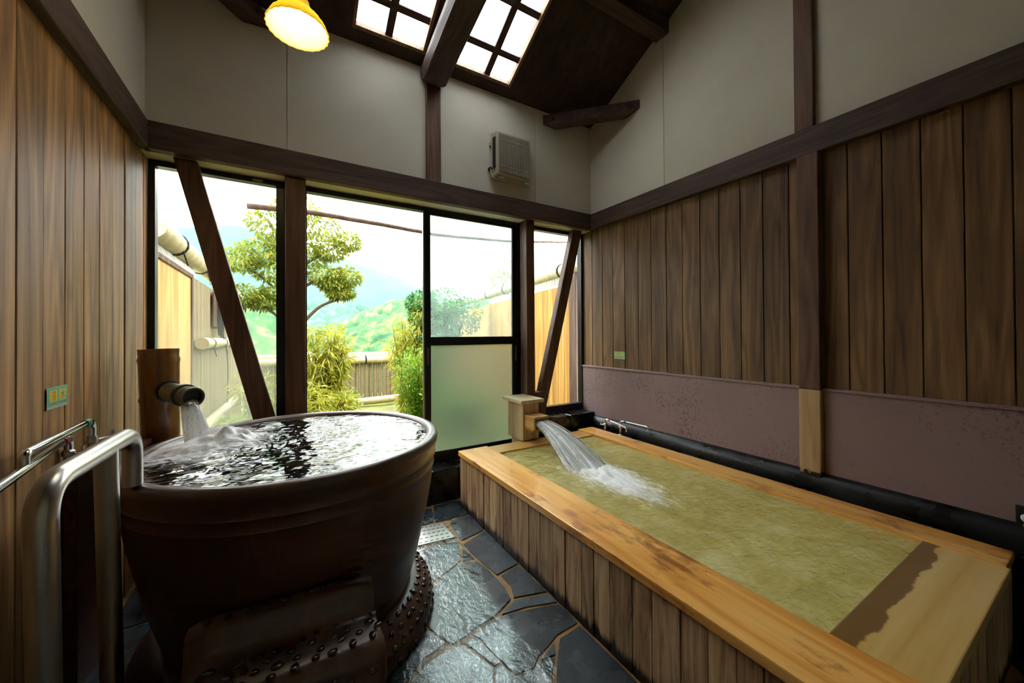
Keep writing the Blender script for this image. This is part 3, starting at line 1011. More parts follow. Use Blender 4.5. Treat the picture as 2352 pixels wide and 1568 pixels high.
def culm(p0, p1, r0, r1, nodes, seg=28, wall=.012):
    """bamboo stem: raised rings at the nodes, hollow open top"""
    p0, p1 = Vector(p0), Vector(p1)
    L = (p1 - p0).length
    prof = []
    n = 70
    for i in range(n + 1):
        t = i / n
        r = r0 + (r1 - r0) * t
        for q in nodes:
            r += .0045 * math.exp(-((t - q) / .008) ** 2) - .002 * math.exp(-((t - q - .018) / .008) ** 2)
        prof.append((r, L * t))
    prof += [(r1 - wall, L), (r1 - wall, L - .06)]
    return lathe(prof, p0, seg, mat=(p1 - p0).to_track_quat('Z', 'Y').to_matrix())


mo('post_stem', culm((bx + .012, by, .0), (bx - .012, by, 1.335), .070, .084, (.3, .62, .80, .955)), M['bamboo_brown'], bs, smooth=True, auto=50)
e0, e1 = Vector((bx + .03, by - .07, 1.118)), Vector((-.392, 2.40, 1.10))
pp = mo('spout_pipe', culm(e0, e1, .046, .049, (.88,), wall=.006), M['bamboo_pipe'], bs, smooth=True, auto=50)
dd = (e1 - e0).normalized()
for t, r in ((.10, .055), (.70, .056)):
    c = e0.lerp(e1, t)
    mo('rubber_collar', sweep([c - dd * .014, c - dd * .01, c + dd * .01, c + dd * .014], [r - .008, r, r, r - .008], 24), M['black'], pp, smooth=True, auto=40)
mo('pipe_bore_shade', sweep([e1 - dd * .022, e1 - dd * .02], .0425, 24), M['black'], pp)  # black disc painted in place of the shade inside the hollow pipe
mo('drip_lip', box(e1.x - .05, e1.x + .01, e1.y + .01, e1.y + .07, e1.z - .062, e1.z - .045), M['bamboo_dark'], pp, bev=.004)


def mk_stream(name, axis_scale):
    m, nt, p, out = newmat(name)
    nt.nodes.remove(p)
    vec, raw, rn, obj = coords(nt, offset=False, scale=axis_scale)
    n = noi(nt, vec, 1.0, 5, .6, .3)
    d = nd(nt, 'ShaderNodeBsdfDiffuse'); d.inputs[0].default_value = (.9, .92, .93, 1)
    tl = nd(nt, 'ShaderNodeBsdfTranslucent'); tl.inputs[0].default_value = (.92, .94, .95, 1)
    t = nd(nt, 'ShaderNodeBsdfTransparent')
    g = nd(nt, 'ShaderNodeBsdfGlossy'); g.inputs['Roughness'].default_value = .1
    a = nd(nt, 'ShaderNodeMixShader'); a.inputs[0].default_value = .5
    nt.links.new(d.outputs[0], a.inputs[1]); nt.links.new(tl.outputs[0], a.inputs[2])
    b = nd(nt, 'ShaderNodeMixShader')
    lw = nd(nt, 'ShaderNodeLayerWeight'); lw.inputs[0].default_value = .5
    edge = mth(nt, 'SUBTRACT', 1.0, mth(nt, 'POWER', lw.outputs['Facing'], 3.0))
    nt.links.new(mth(nt, 'MULTIPLY', ramp(nt, n, [(.32, (.45,) * 3 + (1,)), (.6, (1,) * 3 + (1,))]), edge), b.inputs[0])
    nt.links.new(t.outputs[0], b.inputs[1]); nt.links.new(a.outputs[0], b.inputs[2])
    c = nd(nt, 'ShaderNodeMixShader'); c.inputs[0].default_value = .06
    nt.links.new(b.outputs[0], c.inputs[1]); nt.links.new(g.outputs[0], c.inputs[2])
    nt.links.new(c.outputs[0], out.inputs[0])
    return m


M['stream_z'] = mk_stream('falling_water', (110, 110, 6))
M['stream_y'] = mk_stream('gushing_water', (120, 7, 14))


def stream(path, wid, thk, side, seg=28, amp=.15, seed=0.0):
    """ribbed sheet of water lofted along a path; side is the width direction"""
    bm = bmesh.new()
    path = [Vector(p) for p in path]
    rings = []
    n = len(path)
    s0 = Vector(side).normalized()
    for i, p in enumerate(path):
        t = (path[min(i + 1, n - 1)] - path[max(0, i - 1)]).normalized()
        w = t.cross(s0).normalized()
        ring = []
        for k in range(seg):
            a = 2 * math.pi * k / seg
            m_ = 1 + amp * noise.noise(Vector((math.cos(a) * 4, math.sin(a) * 4, i * .035 + seed)))
            m_ += amp * .7 * noise.noise(Vector((math.cos(a) * 9, math.sin(a) * 9 + seed, i * .05)))
            ring.append(bm.verts.new(p + s0 * math.cos(a) * wid[i] * m_ + w * math.sin(a) * thk[i] * m_))
        rings.append(ring)
    for a, b in zip(rings, rings[1:]):
        for k in range(seg):
            l = (k + 1) % seg
            bm.faces.new((a[k], a[l], b[l], b[k]))
    bm.faces.new(rings[0][::-1]); bm.faces.new(rings[-1])
    return bm


T_ = [i / 24 for i in range(25)]
pts = [e1 + Vector((0, 0, -.024)) - dd * .05 + Vector((dd.x, dd.y, 0)) * .13 * t - Vector((0, 0, .27)) * t ** 1.5 for t in T_]
tag(mo('water_stream', stream(pts, [.030 + .030 * t for t in T_], [.020 + .026 * t for t in T_], (1, .5, 0), 40, .3), M['stream_z'], loc=pts[-1], smooth=True),
    'white water stream falling from the bamboo spout into the round tub', 'water')

# ---- counter board and two swivel taps by the left wall
ct = thing('wooden_counter', (-.66, 2.36, 0), 'red-brown wooden shelf beside the round tub under the left taps', 'shelf')
mo('shelf_board', box(XL + .004, -.592, 2.115, 2.62, .852, .882), M['counter'], ct, bev=.004)
mo('shelf_support', box(XL + .004, -.70, 2.14, 2.60, -.001, .852), M['counter'], ct, bev=.003)


def tap(base, top, tip, drop, band, label, r=.0135, group=None, matk='steel', handle=(0.03, 0.02)):
    b, tp, ti = Vector(base), Vector(top), Vector(tip)
    o = thing('swivel_tap', b, label, 'tap', group or 'swivel taps')
    mo('tap_body', lathe([(.02, 0), (.022, .006), (.014, .012), (.014, (tp.z - b.z) * .45), (.019, (tp.z - b.z) * .47), (.019, (tp.z - b.z) * .6), (.012, (tp.z - b.z) * .66), (.012, (tp.z - b.z) * .72)], b, 16), M[matk], o, smooth=True, auto=40)
    pts = fillet([b + Vector((0, 0, (tp.z - b.z) * .6)), Vector((b.x, b.y, tp.z)), ti, ti - Vector((0, 0, drop))], .035, 8)
    sw = mo('spout_tube', sweep(pts, r, 12), M['chrome'], o, smooth=True, auto=50)
    d = (ti - Vector((b.x, b.y, tp.z))).normalized()
    s = Vector((b.x, b.y, tp.z)) + d * .042
    mo('colour_band', sweep([s, s + d * .032], r * 1.14, 12), M[band], sw, smooth=True, auto=40)
    h = b + Vector((handle[0], handle[1], (tp.z - b.z) * .5))
    mo('handle', sweep([b + Vector((0, 0, (tp.z - b.z) * .5)), h, h + Vector((0, 0, .03))], [.007, .007, .006], 8), M[matk], o, smooth=True, auto=50)
    return o


tap((-.69, 2.235, .882), (-.69, 2.235, 1.056), (-.685, 1.75, 1.046), .04, 'greenband', 'cold tap with a green band and long chrome spout on the red-brown shelf', handle=(.045, .06))
tap((-.722, 2.135, .882), (-.722, 2.135, 1.012), (-.655, 1.50, .995), .04, 'redband', 'hot tap with a red band and long chrome spout in front of the green-banded tap', handle=(.04, -.01))

# ---- steel handrail
hr = thing('handrail', (-.443, 1.4, 0), 'thick brushed steel handrail beside the round tub', 'handrail')
mo('rail_tube', sweep(fillet([(-.443, 1.235, 0), (-.443, 1.19, 1.085), (-.443, 1.745, 1.078), (-.443, 1.745, .9025)], .085, 10), .026, 20), M['steel'], hr, smooth=True, auto=60)
mo('middle_leg', sweep([(-.443, 1.60, 0), (-.443, 1.525, 1.075)], .026, 20), M['steel'], hr, smooth=True, auto=60)

# ---- stickers
def text_mesh(name, ch, mat, parent, origin, u, v, n, size):
    c = bpy.data.curves.new('glyph', 'FONT'); c.body = ch; c.size = 1
    o = bpy.data.objects.new('glyph', c); COL.objects.link(o)
    dg = bpy.context.evaluated_depsgraph_get(); dg.update()
    me = bpy.data.meshes.new_from_object(o.evaluated_get(dg))
    bpy.data.objects.remove(o)
    bm = bmesh.new(); bm.from_mesh(me)
    u, v, n = Vector(u), Vector(v), Vector(n)
    for w in bm.verts:
        w.co = Vector(origin) + u * (w.co.x * size) + v * (w.co.y * size) + n * .0012
    return mo(name, bm, mat, parent)


M['st_green'] = plain('sticker_green', '6fb08c', .4, 0, .05)
M['st_yellow'] = plain('sticker_yellow', 'dcc63a', .4, 0, .05)
M['st_red'] = plain('sticker_red', 'b0462c', .4, 0, .05)
M['st_blue'] = plain('sticker_blue', '2c6a9c', .4, 0, .05)
M['st_white'] = plain('sticker_film', 'a8b8b4', .3, 0, .05)


def sticker(x, sgn, ya, yb, z0, z1, label):
    """sgn +1: faces +x (left wall), reading direction +y... -1: faces -x"""
    n = Vector((sgn, 0, 0)); o_ = Vector((x, 0, 0))
    u = Vector((0, 1 if sgn > 0 else -1, 0))
    ys = ya if sgn > 0 else yb
    W_, H_ = yb - ya, z1 - z0
    t = thing('sticker', (x, (ya + yb) / 2, z0), label, 'sticker', 'hot and cold water stickers')
    def rect(u0, u1, v0, v1, d):
        q = [Vector((x, ys, z0)) + u * (W_ * a) + Vector((0, 0, H_ * b)) for a, b in ((u0, v0), (u1, v0), (u1, v1), (u0, v1))]
        return hexa(bmesh.new(), [p for p in q] + [p + n * d for p in q])
    mo('card', rect(0, 1, 0, 1, .0008), M['st_white'], t)
    mo('print_field', rect(.04, .99, .1, .99, .0012), M['st_green'], t)
    for a, ch, mk in ((.12, '湯', 'st_red'), (.56, '水', 'st_blue')):
        mo('print_square', rect(a, a + .34, .34, .84, .0016), M['st_yellow'], t)
        p = Vector((x, ys, z0)) + u * (W_ * (a + .05)) + Vector((0, 0, H_ * .41)) + n * .0008
        text_mesh('printed_character', ch, M[mk], t, p, u, (0, 0, 1), n, W_ * .25)
    for a in range(7):
        mo('print_mark', rect(.1 + a * .12, .1 + a * .12 + rnd.uniform(.06, .1), .2, .25, .0015), M['st_red'], t)


sticker(XL + .0035, 1, 2.03, 2.18, 1.136, 1.216, 'small green hot and cold water sticker on the left plank wall')
sticker(XR - .0025, -1, 2.587, 2.728, 1.153, 1.227, 'small green hot and cold water sticker on the right plank wall')

# ================================================================== WOODEN BATH
BX0, BX1, BY0, BY1 = 1.205, 2.692, .275, 2.875
bath = thing('wooden_bath', (1.95, 1.57, 0), 'long rectangular wooden bath with golden rim boards along the right wall', 'bathtub')
def front_stain(nt, c, obj):
    sx = nd(nt, 'ShaderNodeSeparateXYZ'); nt.links.new(obj, sx.inputs[0])
    n = noi(nt, obj, 4.0, 4, .5)
    f = mth(nt, 'ADD', sx.outputs[1], mth(nt, 'MULTIPLY', mth(nt, 'SUBTRACT', n, .5), .16))
    f2 = ramp(nt, mth(nt, 'ADD', f, 2.0), [(.0, (0, 0, 0, 1)), (1.0, (0, 0, 0, 1))])
    g = nd(nt, 'ShaderNodeMapRange'); nt.links.new(f, g.inputs[0])
    g.inputs[1].default_value, g.inputs[2].default_value = -1.123, -1.117
    return mixc(nt, mth(nt, 'MULTIPLY', g.outputs[0], .85), c, lin('6a4a28'))


M['rim_front'] = wood('bath_front_board_wood', ('b8924c', 'd0aa62', 'dfbe7c', '7a4a22'), 'x', .32, 6, .7, .05, .25, wet=.5, stain=front_stain)
M['rim_x'] = wood('bath_rim_wood_x', ('b08040', 'cf9c52', 'e0b26a', '7a3a1a'), 'x', .34, 6, .6, .1, .25, wet=.4)
mo('rim_board', box(BX0, 1.472, BY0 - .015, BY1, .412, .452), M['rim'], bath, bev=.006, seg=2)
mo('rim_board', box(2.502, BX1, BY0 + .005, BY1 + .018, .412, .452), M['rim'], bath, bev=.006, seg=2)
mo('rim_board', box(1.474, 2.50, 2.675, BY1 - .005, .405, .444), M['rim_x'], bath, bev=.005, seg=2)
mo('rim_board', box(1.474, 2.50, BY0 - .005, .515, .405, .446), M['rim_front'], bath, bev=.005, seg=2)
y = BY0 + .012
while y < BY1 - .03:
    w = min(rnd.uniform(.075, .125), BY1 - .012 - y)
    if BY1 - .012 - y - w < .05: w = BY1 - .012 - y
    mo('side_plank', box(1.218 + rnd.uniform(-.002, .002), 1.245, y + .0015, y + w - .0015, 0.0, .411), M['side'], bath, bev=.002)
    y += w
x = 1.247
while x < 2.68:
    w = min(rnd.uniform(.09, .13), 2.682 - x)
    if 2.682 - x - w < .05: w = 2.682 - x
    mo('side_plank', box(x + .0015, x + w - .0015, .287, .312, 0.0, .404), M['side'], bath, bev=.002)
    x += w
mo('side_board', box(2.655, 2.68, .313, 2.86, 0, .411), M['side'], bath)
mo('side_board', box(1.247, 2.654, 2.835, 2.86, 0, .404), M['side'], bath)
for k in range(8):
    x0 = 1.46 + k * .131
    mo('floor_board', box(x0, x0 + .129, .5, 2.69, -.0005, .03), M['bath_in'], bath)
mo('lining_board', box(1.44, 1.469, .49, 2.70, .03, .411), M['bath_in'], bath)
mo('lining_board', box(2.505, 2.53, .49, 2.70, .03, .411), M['bath_in'], bath)
mo('lining_board', box(1.47, 2.504, 2.68, 2.70, .03, .404), M['bath_in'], bath)
mo('lining_board', box(1.47, 2.504, .49, .51, .03, .404), M['bath_in'], bath)
M['seat'] = wood('pale_submerged_seat_wood', ('d4c894', 'e6dcae', 'f2eac6', 'a88a50'), 'x', .6, 5, .8, .05, .2)
mo('underwater_seat', box(1.47, 2.504, .511, 1.10, .32, .355), M['seat'], bath, bev=.004)

JET = Vector((1.90, 2.0, 0))


def bath_foam(nt, obj):
    mp = nd(nt, 'ShaderNodeMapping')
    mp.inputs['Location'].default_value = (.0, 0, 0)
    nt.links.new(obj, mp.inputs[0])
    sx = nd(nt, 'ShaderNodeSeparateXYZ'); nt.links.new(obj, sx.inputs[0])
    # object origin is at the bath centre (1.98, 1.6); the jet lands near (1.87, 2.1) and runs to (1.88, 1.35)
    dx = mth(nt, 'MULTIPLY', mth(nt, 'ADD', sx.outputs[0], .10), 4.6)
    dy = mth(nt, 'MULTIPLY', mth(nt, 'SUBTRACT', sx.outputs[1], .27), 2.0)
    d = mth(nt, 'SQRT', mth(nt, 'ADD', mth(nt, 'MULTIPLY', dx, dx), mth(nt, 'MULTIPLY', dy, dy)))
    m2 = nd(nt, 'ShaderNodeMapping'); m2.inputs['Scale'].default_value = (26, 11, 10)
    m2.inputs['Rotation'].default_value = (0, 0, .25)
    nt.links.new(obj, m2.inputs[0])
    n = noi(nt, m2.outputs[0], 1.0, 6, .65, .8)
    f = mth(nt, 'ADD', mth(nt, 'MULTIPLY', d, -.75), mth(nt, 'ADD', mth(nt, 'MULTIPLY', n, 1.2), .2))
    return mth(nt, 'MULTIPLY', ramp(nt, f, [(.05, (0, 0, 0, 1)), (.5, (1, 1, 1, 1))]), .95)


def cloud_caustics(nt, obj):
    n = noi(nt, obj, 4.5, 6, .65, 1.6)  # cloudy water tone, with caustic-like light mottling painted into the colour
    return ramp(nt, n, [(.35, lin('c8ba66')), (.5, lin('ddd07e')), (.7, lin('f0e6a8'))])


M['bathwater'] = mk_water('bath_water', (.97, .95, .76, 1), .55, cloud_caustics, .8, bath_foam, 11.0, (1, 1.5, 1), 1.0)


def bath_h(x, y):
    d = math.hypot((x - 1.88) * 1.6, y - 2.0)
    a = .35 + 2.2 * math.exp(-d * d * 3.0) + .4 * math.exp(-abs(x - 1.88) * 4) * math.exp(-abs(y - 1.4))
    h = .0045 * noise.noise(Vector((x * 8, y * 6, .7))) + .0028 * noise.noise(Vector((x * 22, y * 17, 2.7))) + .0014 * noise.noise(Vector((x * 50, y * 40, 4.7)))
    h = a * h + .022 * math.exp(-((x - 1.86) ** 2 / .012 + (y - 1.95) ** 2 / .05)) * (1 + .8 * noise.noise(Vector((x * 25, y * 14, 9))))
    return h


bm = bmesh.new()
gx, gy = 110, 220
G = [[None] * (gy + 1) for _ in range(gx + 1)]
for i in range(gx + 1):
    for j in range(gy + 1):
        x = 1.4725 + (2.5015 - 1.4725) * i / gx; y = .5155 + (2.6745 - .5155) * j / gy
        e = min(1, min(i, gx - i, j, gy - j) / 4)
        G[i][j] = bm.verts.new((x, y, .432 + bath_h(x, y) * (.2 + .8 * e)))
for i in range(gx):
    for j in range(gy): bm.faces.new((G[i][j], G[i + 1][j], G[i + 1][j + 1], G[i][j + 1]))
tag(mo('bath_water', bm, M['bathwater'], loc=(1.98, 1.6, .432), smooth=True), 'cloudy yellow-green spring water filling the wooden bath', 'water', kind='stuff')

M['lid'] = wood('inlet_lid_wood', ('c4ac88', 'd8c4a2', 'e6d6b8'), 'y', .5, 8, 0, .05, .2)
# ---- wooden inlet box
ib = thing('inlet_box', (1.9, 2.92, .444), 'pale wooden water inlet box with a flat lid on the bath end', 'inlet box')
bm = box(1.812, 1.982, 2.83, 3.08, .452, .783)
body = mo('box_body', bm, M['paleb'], ib, bev=.002)
mo('corner_board', box(1.806, 1.812, 2.826, 3.084, .452, .783), M['paleb'], ib, bev=.001)
mo('lid', box(1.772, 2.02, 2.795, 3.135, .784, .815), M['lid'], ib, bev=.002)['label'] = 'flat pale lid board'
mo('box_foot', box(1.83, 1.97, 2.90, 3.06, .276, .4515), M['paleb'], ib)
spt = mo('spout_top', box(1.824, 1.982, 2.672, 2.829, .664, .686), M['paleb_y'], ib, bev=.002)
mo('spout_side', box(1.826, 1.846, 2.68, 2.829, .578, .664), M['paleb_y'], ib, bev=.002)
mo('spout_side', box(1.960, 1.980, 2.68, 2.829, .578, .664), M['paleb_y'], ib, bev=.002)
mo('spout_bottom', box(1.824, 1.982, 2.69, 2.829, .556, .578), M['paleb_y'], ib, bev=.002)
mo('spout_bore_shade', box(1.846, 1.96, 2.815, 2.829, .578, .664), M['black'], ib)  # black sheet standing in for the shade deep in the spout opening

n = 40
pts, wd, th = [], [], []
for i in range(n):
    t = i / (n - 1)
    y = 2.80 - .92 * t
    tt = max(0, (2.69 - y) / .66)
    pts.append((1.905 - .03 * tt + .0 * t, y, .622 - .215 * tt ** 1.6))
    wd.append(.052 + .105 * tt ** .8); th.append(.030 + .022 * tt)
bm = stream(pts, wd, th, (1, 0, 0), 72, .3, 3.0)
for k in range(34):
    u = rnd.uniform(-1.0, 1.0); q = rnd.uniform(.75, 1.25); z0 = rnd.uniform(-.02, .03)
    P_ = []
    for i in range(26):
        t = i / 25
        y = 2.70 - .66 * t * q
        tt = max(0, (2.69 - y) / .66)
        z = .625 + z0 - .22 * tt ** 1.7 / q
        if z < .425: break
        P_.append((1.905 - .03 * tt + u * (.05 + .13 * tt), y, z + .012 * tt))
    if len(P_) > 3: sweep(P_, [.0022 + .003 * rnd.random()] * len(P_), 5, bm)
tag(mo('water_stream', bm, M['stream_y'], loc=pts[-1], smooth=True),
    'broad white water jet gushing from the wooden inlet box into the bath', 'water')

# ---- taps behind the bath
tap((2.724, 2.735, .43), (2.724, 2.735, .558), (2.712, 2.455, .525), .035, 'redband', 'small hot tap with a red band behind the wooden bath', .008, handle=(-.01, .06))
tap((2.750, 2.56, .43), (2.750, 2.56, .566), (2.752, 2.245, .572), .035, 'greenband', 'small cold tap with a green band behind the wooden bath', .008, handle=(-.03, -.03))
vs = thing('stop_valve', (2.79, .265, .5), 'shower valve with a clear knob at the right edge of the wall', 'valve')
mo('valve_plate', box(2.822, 2.832, .2, .29, .50, .62), M['black'], vs, bev=.003)
mo('valve_body', sweep([(2.825, .25, .55), (2.775, .25, .55)], .016, 12), M['chrome'], vs, smooth=True, auto=40)
mo('knob', sph((2.768, .25, .585), .022, sz=.9), M['st_white'], vs, smooth=True)
mo('outlet', sweep(fillet([(2.78, .25, .55), (2.755, .25, .545), (2.75, .25, .50)], .02), .009, 10), M['chrome'], vs, smooth=True, auto=40)

# ---- floor drain and film of water
dr = thing('floor_drain', (.87, 2.56, .004), 'perforated steel drain plate in the slate floor beside the tub', 'drain')
dm = [(.744, 2.458), (.993, 2.429), (.985, 2.665), (.80, 2.70)]
mo('plate', prism(dm, 'z', .003, .013), M['steel'], dr, bev=.0015)
bm = bmesh.new()
for i in range(6):
    for j in range(5):
        u, v = (i + .5 + .25 * (j % 2)) / 6.5, (j + .5) / 5
        p = Vector(dm[0]).lerp(Vector(dm[1]), u).lerp(Vector(dm[3]).lerp(Vector(dm[2]), u), v)
        box(p.x - .011, p.x + .011, p.y - .004, p.y + .004, .0125, .0137, bm)
mo('slots', bm, M['black'], dr)
M['film'] = mk_water('floor_water', (.92, .95, .95, 1), .0, (.1, .1, .1, 1), .9, None, 9.0, (1.6, 1, 1), 1.8, 3)
out = []
cpt = Vector((.62, 1.86))
film = [(.62, 2.95), (.95, 2.80), (1.08, 2.62), (1.02, 2.40), (1.0, 2.15), (.98, 1.95), (.93, 1.78), (.90, 1.60), (.93, 1.45), (.98, 1.30), (.90, 1.15), (.70, 1.0), (.45, .9), (.30, 1.25), (.34, 1.58), (.60, 1.72), (.70, 2.0), (.70, 2.3), (.60, 2.6)]
P3 = smoothline([(a, b, 0) for a, b in film + film[:1]], 6)[:-1]
P3 = [Vector((p.x + .02 * noise.noise(p * 9), p.y + .02 * noise.noise(p * 9 + Vector((5, 5, 5))), 0)) for p in P3]
bm = bmesh.new()
vs_ = [bm.verts.new((p.x, p.y, .0095)) for p in P3]
bm.faces.new(vs_)
bmesh.ops.triangulate(bm, faces=bm.faces)
tag(mo('floor_water', bm, M['film'], loc=(.8, 2, .0095)), 'thin rippling water sheet running over the slate beside the round tub', 'water', kind='stuff')

# ---- ventilation fan
vf = thing('ventilation_fan', (1.81, 3.0, 2.83), 'cream wall ventilation fan with vertical grille on the plaster wall', 'fan')
M['fan'] = plain('aged_cream_plastic', 'b4ac98', .5, 0, .1, 4)
M['fandark'] = plain('fan_dark_core', '1c1a17', .8)
fx0, fx1, fz0, fz1, fy = 1.612, 2.008, 2.832, 3.252, 2.945
bm = bmesh.new()
hexa(bm, [(fx0, 3.044, fz0), (fx1, 3.044, fz0), (fx1, 3.044, fz1), (fx0, 3.044, fz1), (fx0 + .018, fy + .01, fz0 + .02), (fx1 - .018, fy + .01, fz0 + .02), (fx1 - .018, fy + .01, fz1 - .012), (fx0 + .018, fy + .01, fz1 - .012)])
mo('housing', bm, M['fan'], vf, bev=.008, seg=2)
mo('grille_back', box(fx0 + .04, fx1 - .03, fy + .004, fy + .011, fz0 + .045, fz1 - .03), M['fandark'], vf)
bm = bmesh.new()
for k in range(27):
    x = fx0 + .044 + k * (fx1 - fx0 - .078) / 26
    box(x - .0022, x + .0022, fy - .001, fy + .004, fz0 + .04, fz1 - .016, bm)
for z in (fz0 + .1, fz1 - .08): box(fx0 + .04, fx1 - .03, fy - .001, fy + .005, z - .002, z + .002, bm)
tag(mo('grille', bm, M['fan'], vf), kind='stuff')
mo('side_slot', box(fx0 + .002, fx0 + .014, 2.972, 3.01, fz0 + .08, fz1 - .06), M['fandark'], vf)
mo('wall_plug', sweep([(1.60, 3.044, 2.915), (1.60, 3.02, 2.915)], .017, 12), M['fandark'], vf)
mo('cord', sweep(smoothline([(1.60, 3.02, 2.91), (1.60, 3.01, 2.87), (1.615, 3.0, 2.83), (1.65, 2.99, 2.818), (1.75, 2.985, 2.825)], 6), .005, 8), M['fan'], vf, smooth=True)
for x in (1.66, 1.93): mo('mount_clip', box(x, x + .05, 2.96, 3.0, fz0 - .012, fz0 + .006), M['fan'], vf, bev=.002)
mo('top_bracket', box(1.597, 1.614, 3.03, 3.044, 3.13, 3.16), M['fan'], vf)

# ---- pendant lamp
LC = Vector((.049, 1.969, 2.80))
lp = thing('pendant_lamp', LC, 'glowing yellow fluted glass pendant lamp hanging under the ceiling', 'lamp')
m, nt, p, o_ = newmat('amber_fluted_glass')
nt.nodes.remove(p)
t1 = nd(nt, 'ShaderNodeBsdfTranslucent'); t1.inputs[0].default_value = (1.0, .80, .10, 1)
d1_ = nd(nt, 'ShaderNodeBsdfDiffuse'); d1_.inputs[0].default_value = (.95, .88, .55, 1)
x_ = nd(nt, 'ShaderNodeMixShader'); x_.inputs[0].default_value = .5
nt.links.new(t1.outputs[0], x_.inputs[1]); nt.links.new(d1_.outputs[0], x_.inputs[2])
nt.links.new(x_.outputs[0], o_.inputs[0])
M['shade'] = m
m, nt, p, o_ = newmat('lamp_bulb_glow')
nt.nodes.remove(p)
em = nd(nt, 'ShaderNodeEmission'); em.inputs[0].default_value = (1, .82, .42, 1); em.inputs[1].default_value = 42
nt.links.new(em.outputs[0], o_.inputs[0])
M['bulb'] = m
m.cycles.emission_sampling = 'NONE'
pro = [(.129, 0), (.122, .018), (.108, .045), (.085, .072), (.06, .09), (.048, .105), (.046, .135), (.030, .15)]
rip = lambda t, k: (.018 if k < 4 else .008) * math.cos(24 * t)
bm = bmesh.new()
rings = []
for r, z in pro + [(r - .003, z - .001) for r, z in reversed(pro)]:
    k = len(rings) if len(rings) < len(pro) else 2 * len(pro) - 1 - len(rings)
    rings.append([bm.verts.new(LC + Vector((r * (1 + rip(2 * math.pi * i / 96, k)) * math.cos(2 * math.pi * i / 96), r * (1 + rip(2 * math.pi * i / 96, k)) * math.sin(2 * math.pi * i / 96), z))) for i in range(96)])
for a, b in zip(rings, rings[1:] + rings[:1]):
    for i in range(96): bm.faces.new((a[i], a[(i + 1) % 96], b[(i + 1) % 96], b[i]))
mo('shade', bm, M['shade'], lp, smooth=True)
mo('bulb', sph(LC + Vector((0, 0, .052)), .036, sz=1.15), M['bulb'], lp, smooth=True)
ld = bpy.data.lights.new('bulb_light', 'POINT'); ld.energy = 2.4; ld.color = (1, .80, .40); ld.shadow_soft_size = .03
lo = bpy.data.objects.new('bulb_light', ld); COL.objects.link(lo); lo.parent = lp; lo.location = (0, 0, .005)
mo('socket', lathe([(.018, .088), (.022, .10), (.022, .16), (.012, .175), (.004, .18)], LC, 16), M['fandark'], lp, smooth=True, auto=40)
mo('cord', sweep([LC + Vector((0, 0, .17)), Vector((LC.x, LC.y, zc(LC.y) - .002))], .004, 8), M['fandark'], lp)

# ================================================================== THE GARDEN
def gz(x, y):
    return .12 - .065 * (y - 3.3) + .03 * noise.noise(Vector((x * .8, y * .8, 0)))


def ground_mat():
    m, nt, p, o = newmat('garden_soil_moss')
    vec, raw, rn, obj = coords(nt)
    n = noi(nt, vec, 2.0, 6, .65)
    nt.links.new(ramp(nt, n, [(.3, lin('5a4a30')), (.5, lin('6a7034')), (.7, lin('82903e'))]), p.inputs['Base Color'])
    p.inputs['Roughness'].default_value = .9
    nt.links.new(bump(nt, noi(nt, vec, 30, 4), .6, .02), p.inputs['Normal'])
    return m


bm = bmesh.new()
gxn, gyn = 30, 36
GR = [[bm.verts.new((-3 + 10 * i / gxn, 3.262 + 10 * j / gyn, gz(-3 + 10 * i / gxn, 3.262 + 10 * j / gyn))) for j in range(gyn + 1)] for i in range(gxn + 1)]
for i in range(gxn):
    for j in range(gyn): bm.faces.new((GR[i][j], GR[i + 1][j], GR[i + 1][j + 1], GR[i][j + 1]))
M['soil'] = ground_mat()
tag(mo('garden_ground', bm, M['soil'], loc=(1, 5, 0), smooth=True), 'mossy garden soil between the bamboo fences', 'ground', kind='structure')


def bpole(p0, p1, r, step=.55, seg=14):
    p0, p1 = Vector(p0), Vector(p1)
    L = (p1 - p0).length
    pts, rs = [], []
    n = max(8, int(L / .03))
    for i in range(n + 1):
        s = L * i / n
        k = (s % step)
        pts.append(p0.lerp(p1, i / n)); rs.append(r + .06 * r * math.exp(-((k - step / 2) / .02) ** 2))
    return sweep(pts, rs, seg)


def tie(p, d, r, parent, mat='rope'):
    d = Vector(d).normalized()
    mo('rope_tie', sweep([Vector(p) - d * .018, Vector(p) - d * .012, Vector(p) + d * .012, Vector(p) + d * .018], [r * 1.02, r * 1.1, r * 1.1, r * 1.02], 12), M[mat], parent, smooth=True)
    q = Vector(p) + Vector((0, 0, -r)) + Vector((.5, -.3, 0)) * r * 1.6
    mo('rope_end', sweep([Vector(p) + Vector((.7, -.2, -.6)) * r, q, q + Vector((.02, .03, -.09))], .006, 6), M['rope'], parent)


cane0 = None


def cane(parent, p, r, h):
    global cane0
    if cane0 is None:
        cane0 = mo('cane', lathe([(1, 0), (1, .32), (1.08, .325), (1, .33), (1, .64), (1.08, .645), (1, .65), (1, 1)], (0, 0, 0), 8), M['bamboo_dark'], parent, smooth=True, auto=60)
        cane0.data.transform(Matrix.Translation(wloc(parent)))
        cane0.location = Vector(p) - wloc(parent); cane0.scale = (r, r, h)
        return cane0
    return inst('cane', cane0, parent, p, (0, 0, rnd.uniform(0, 6)), (r, r, h))


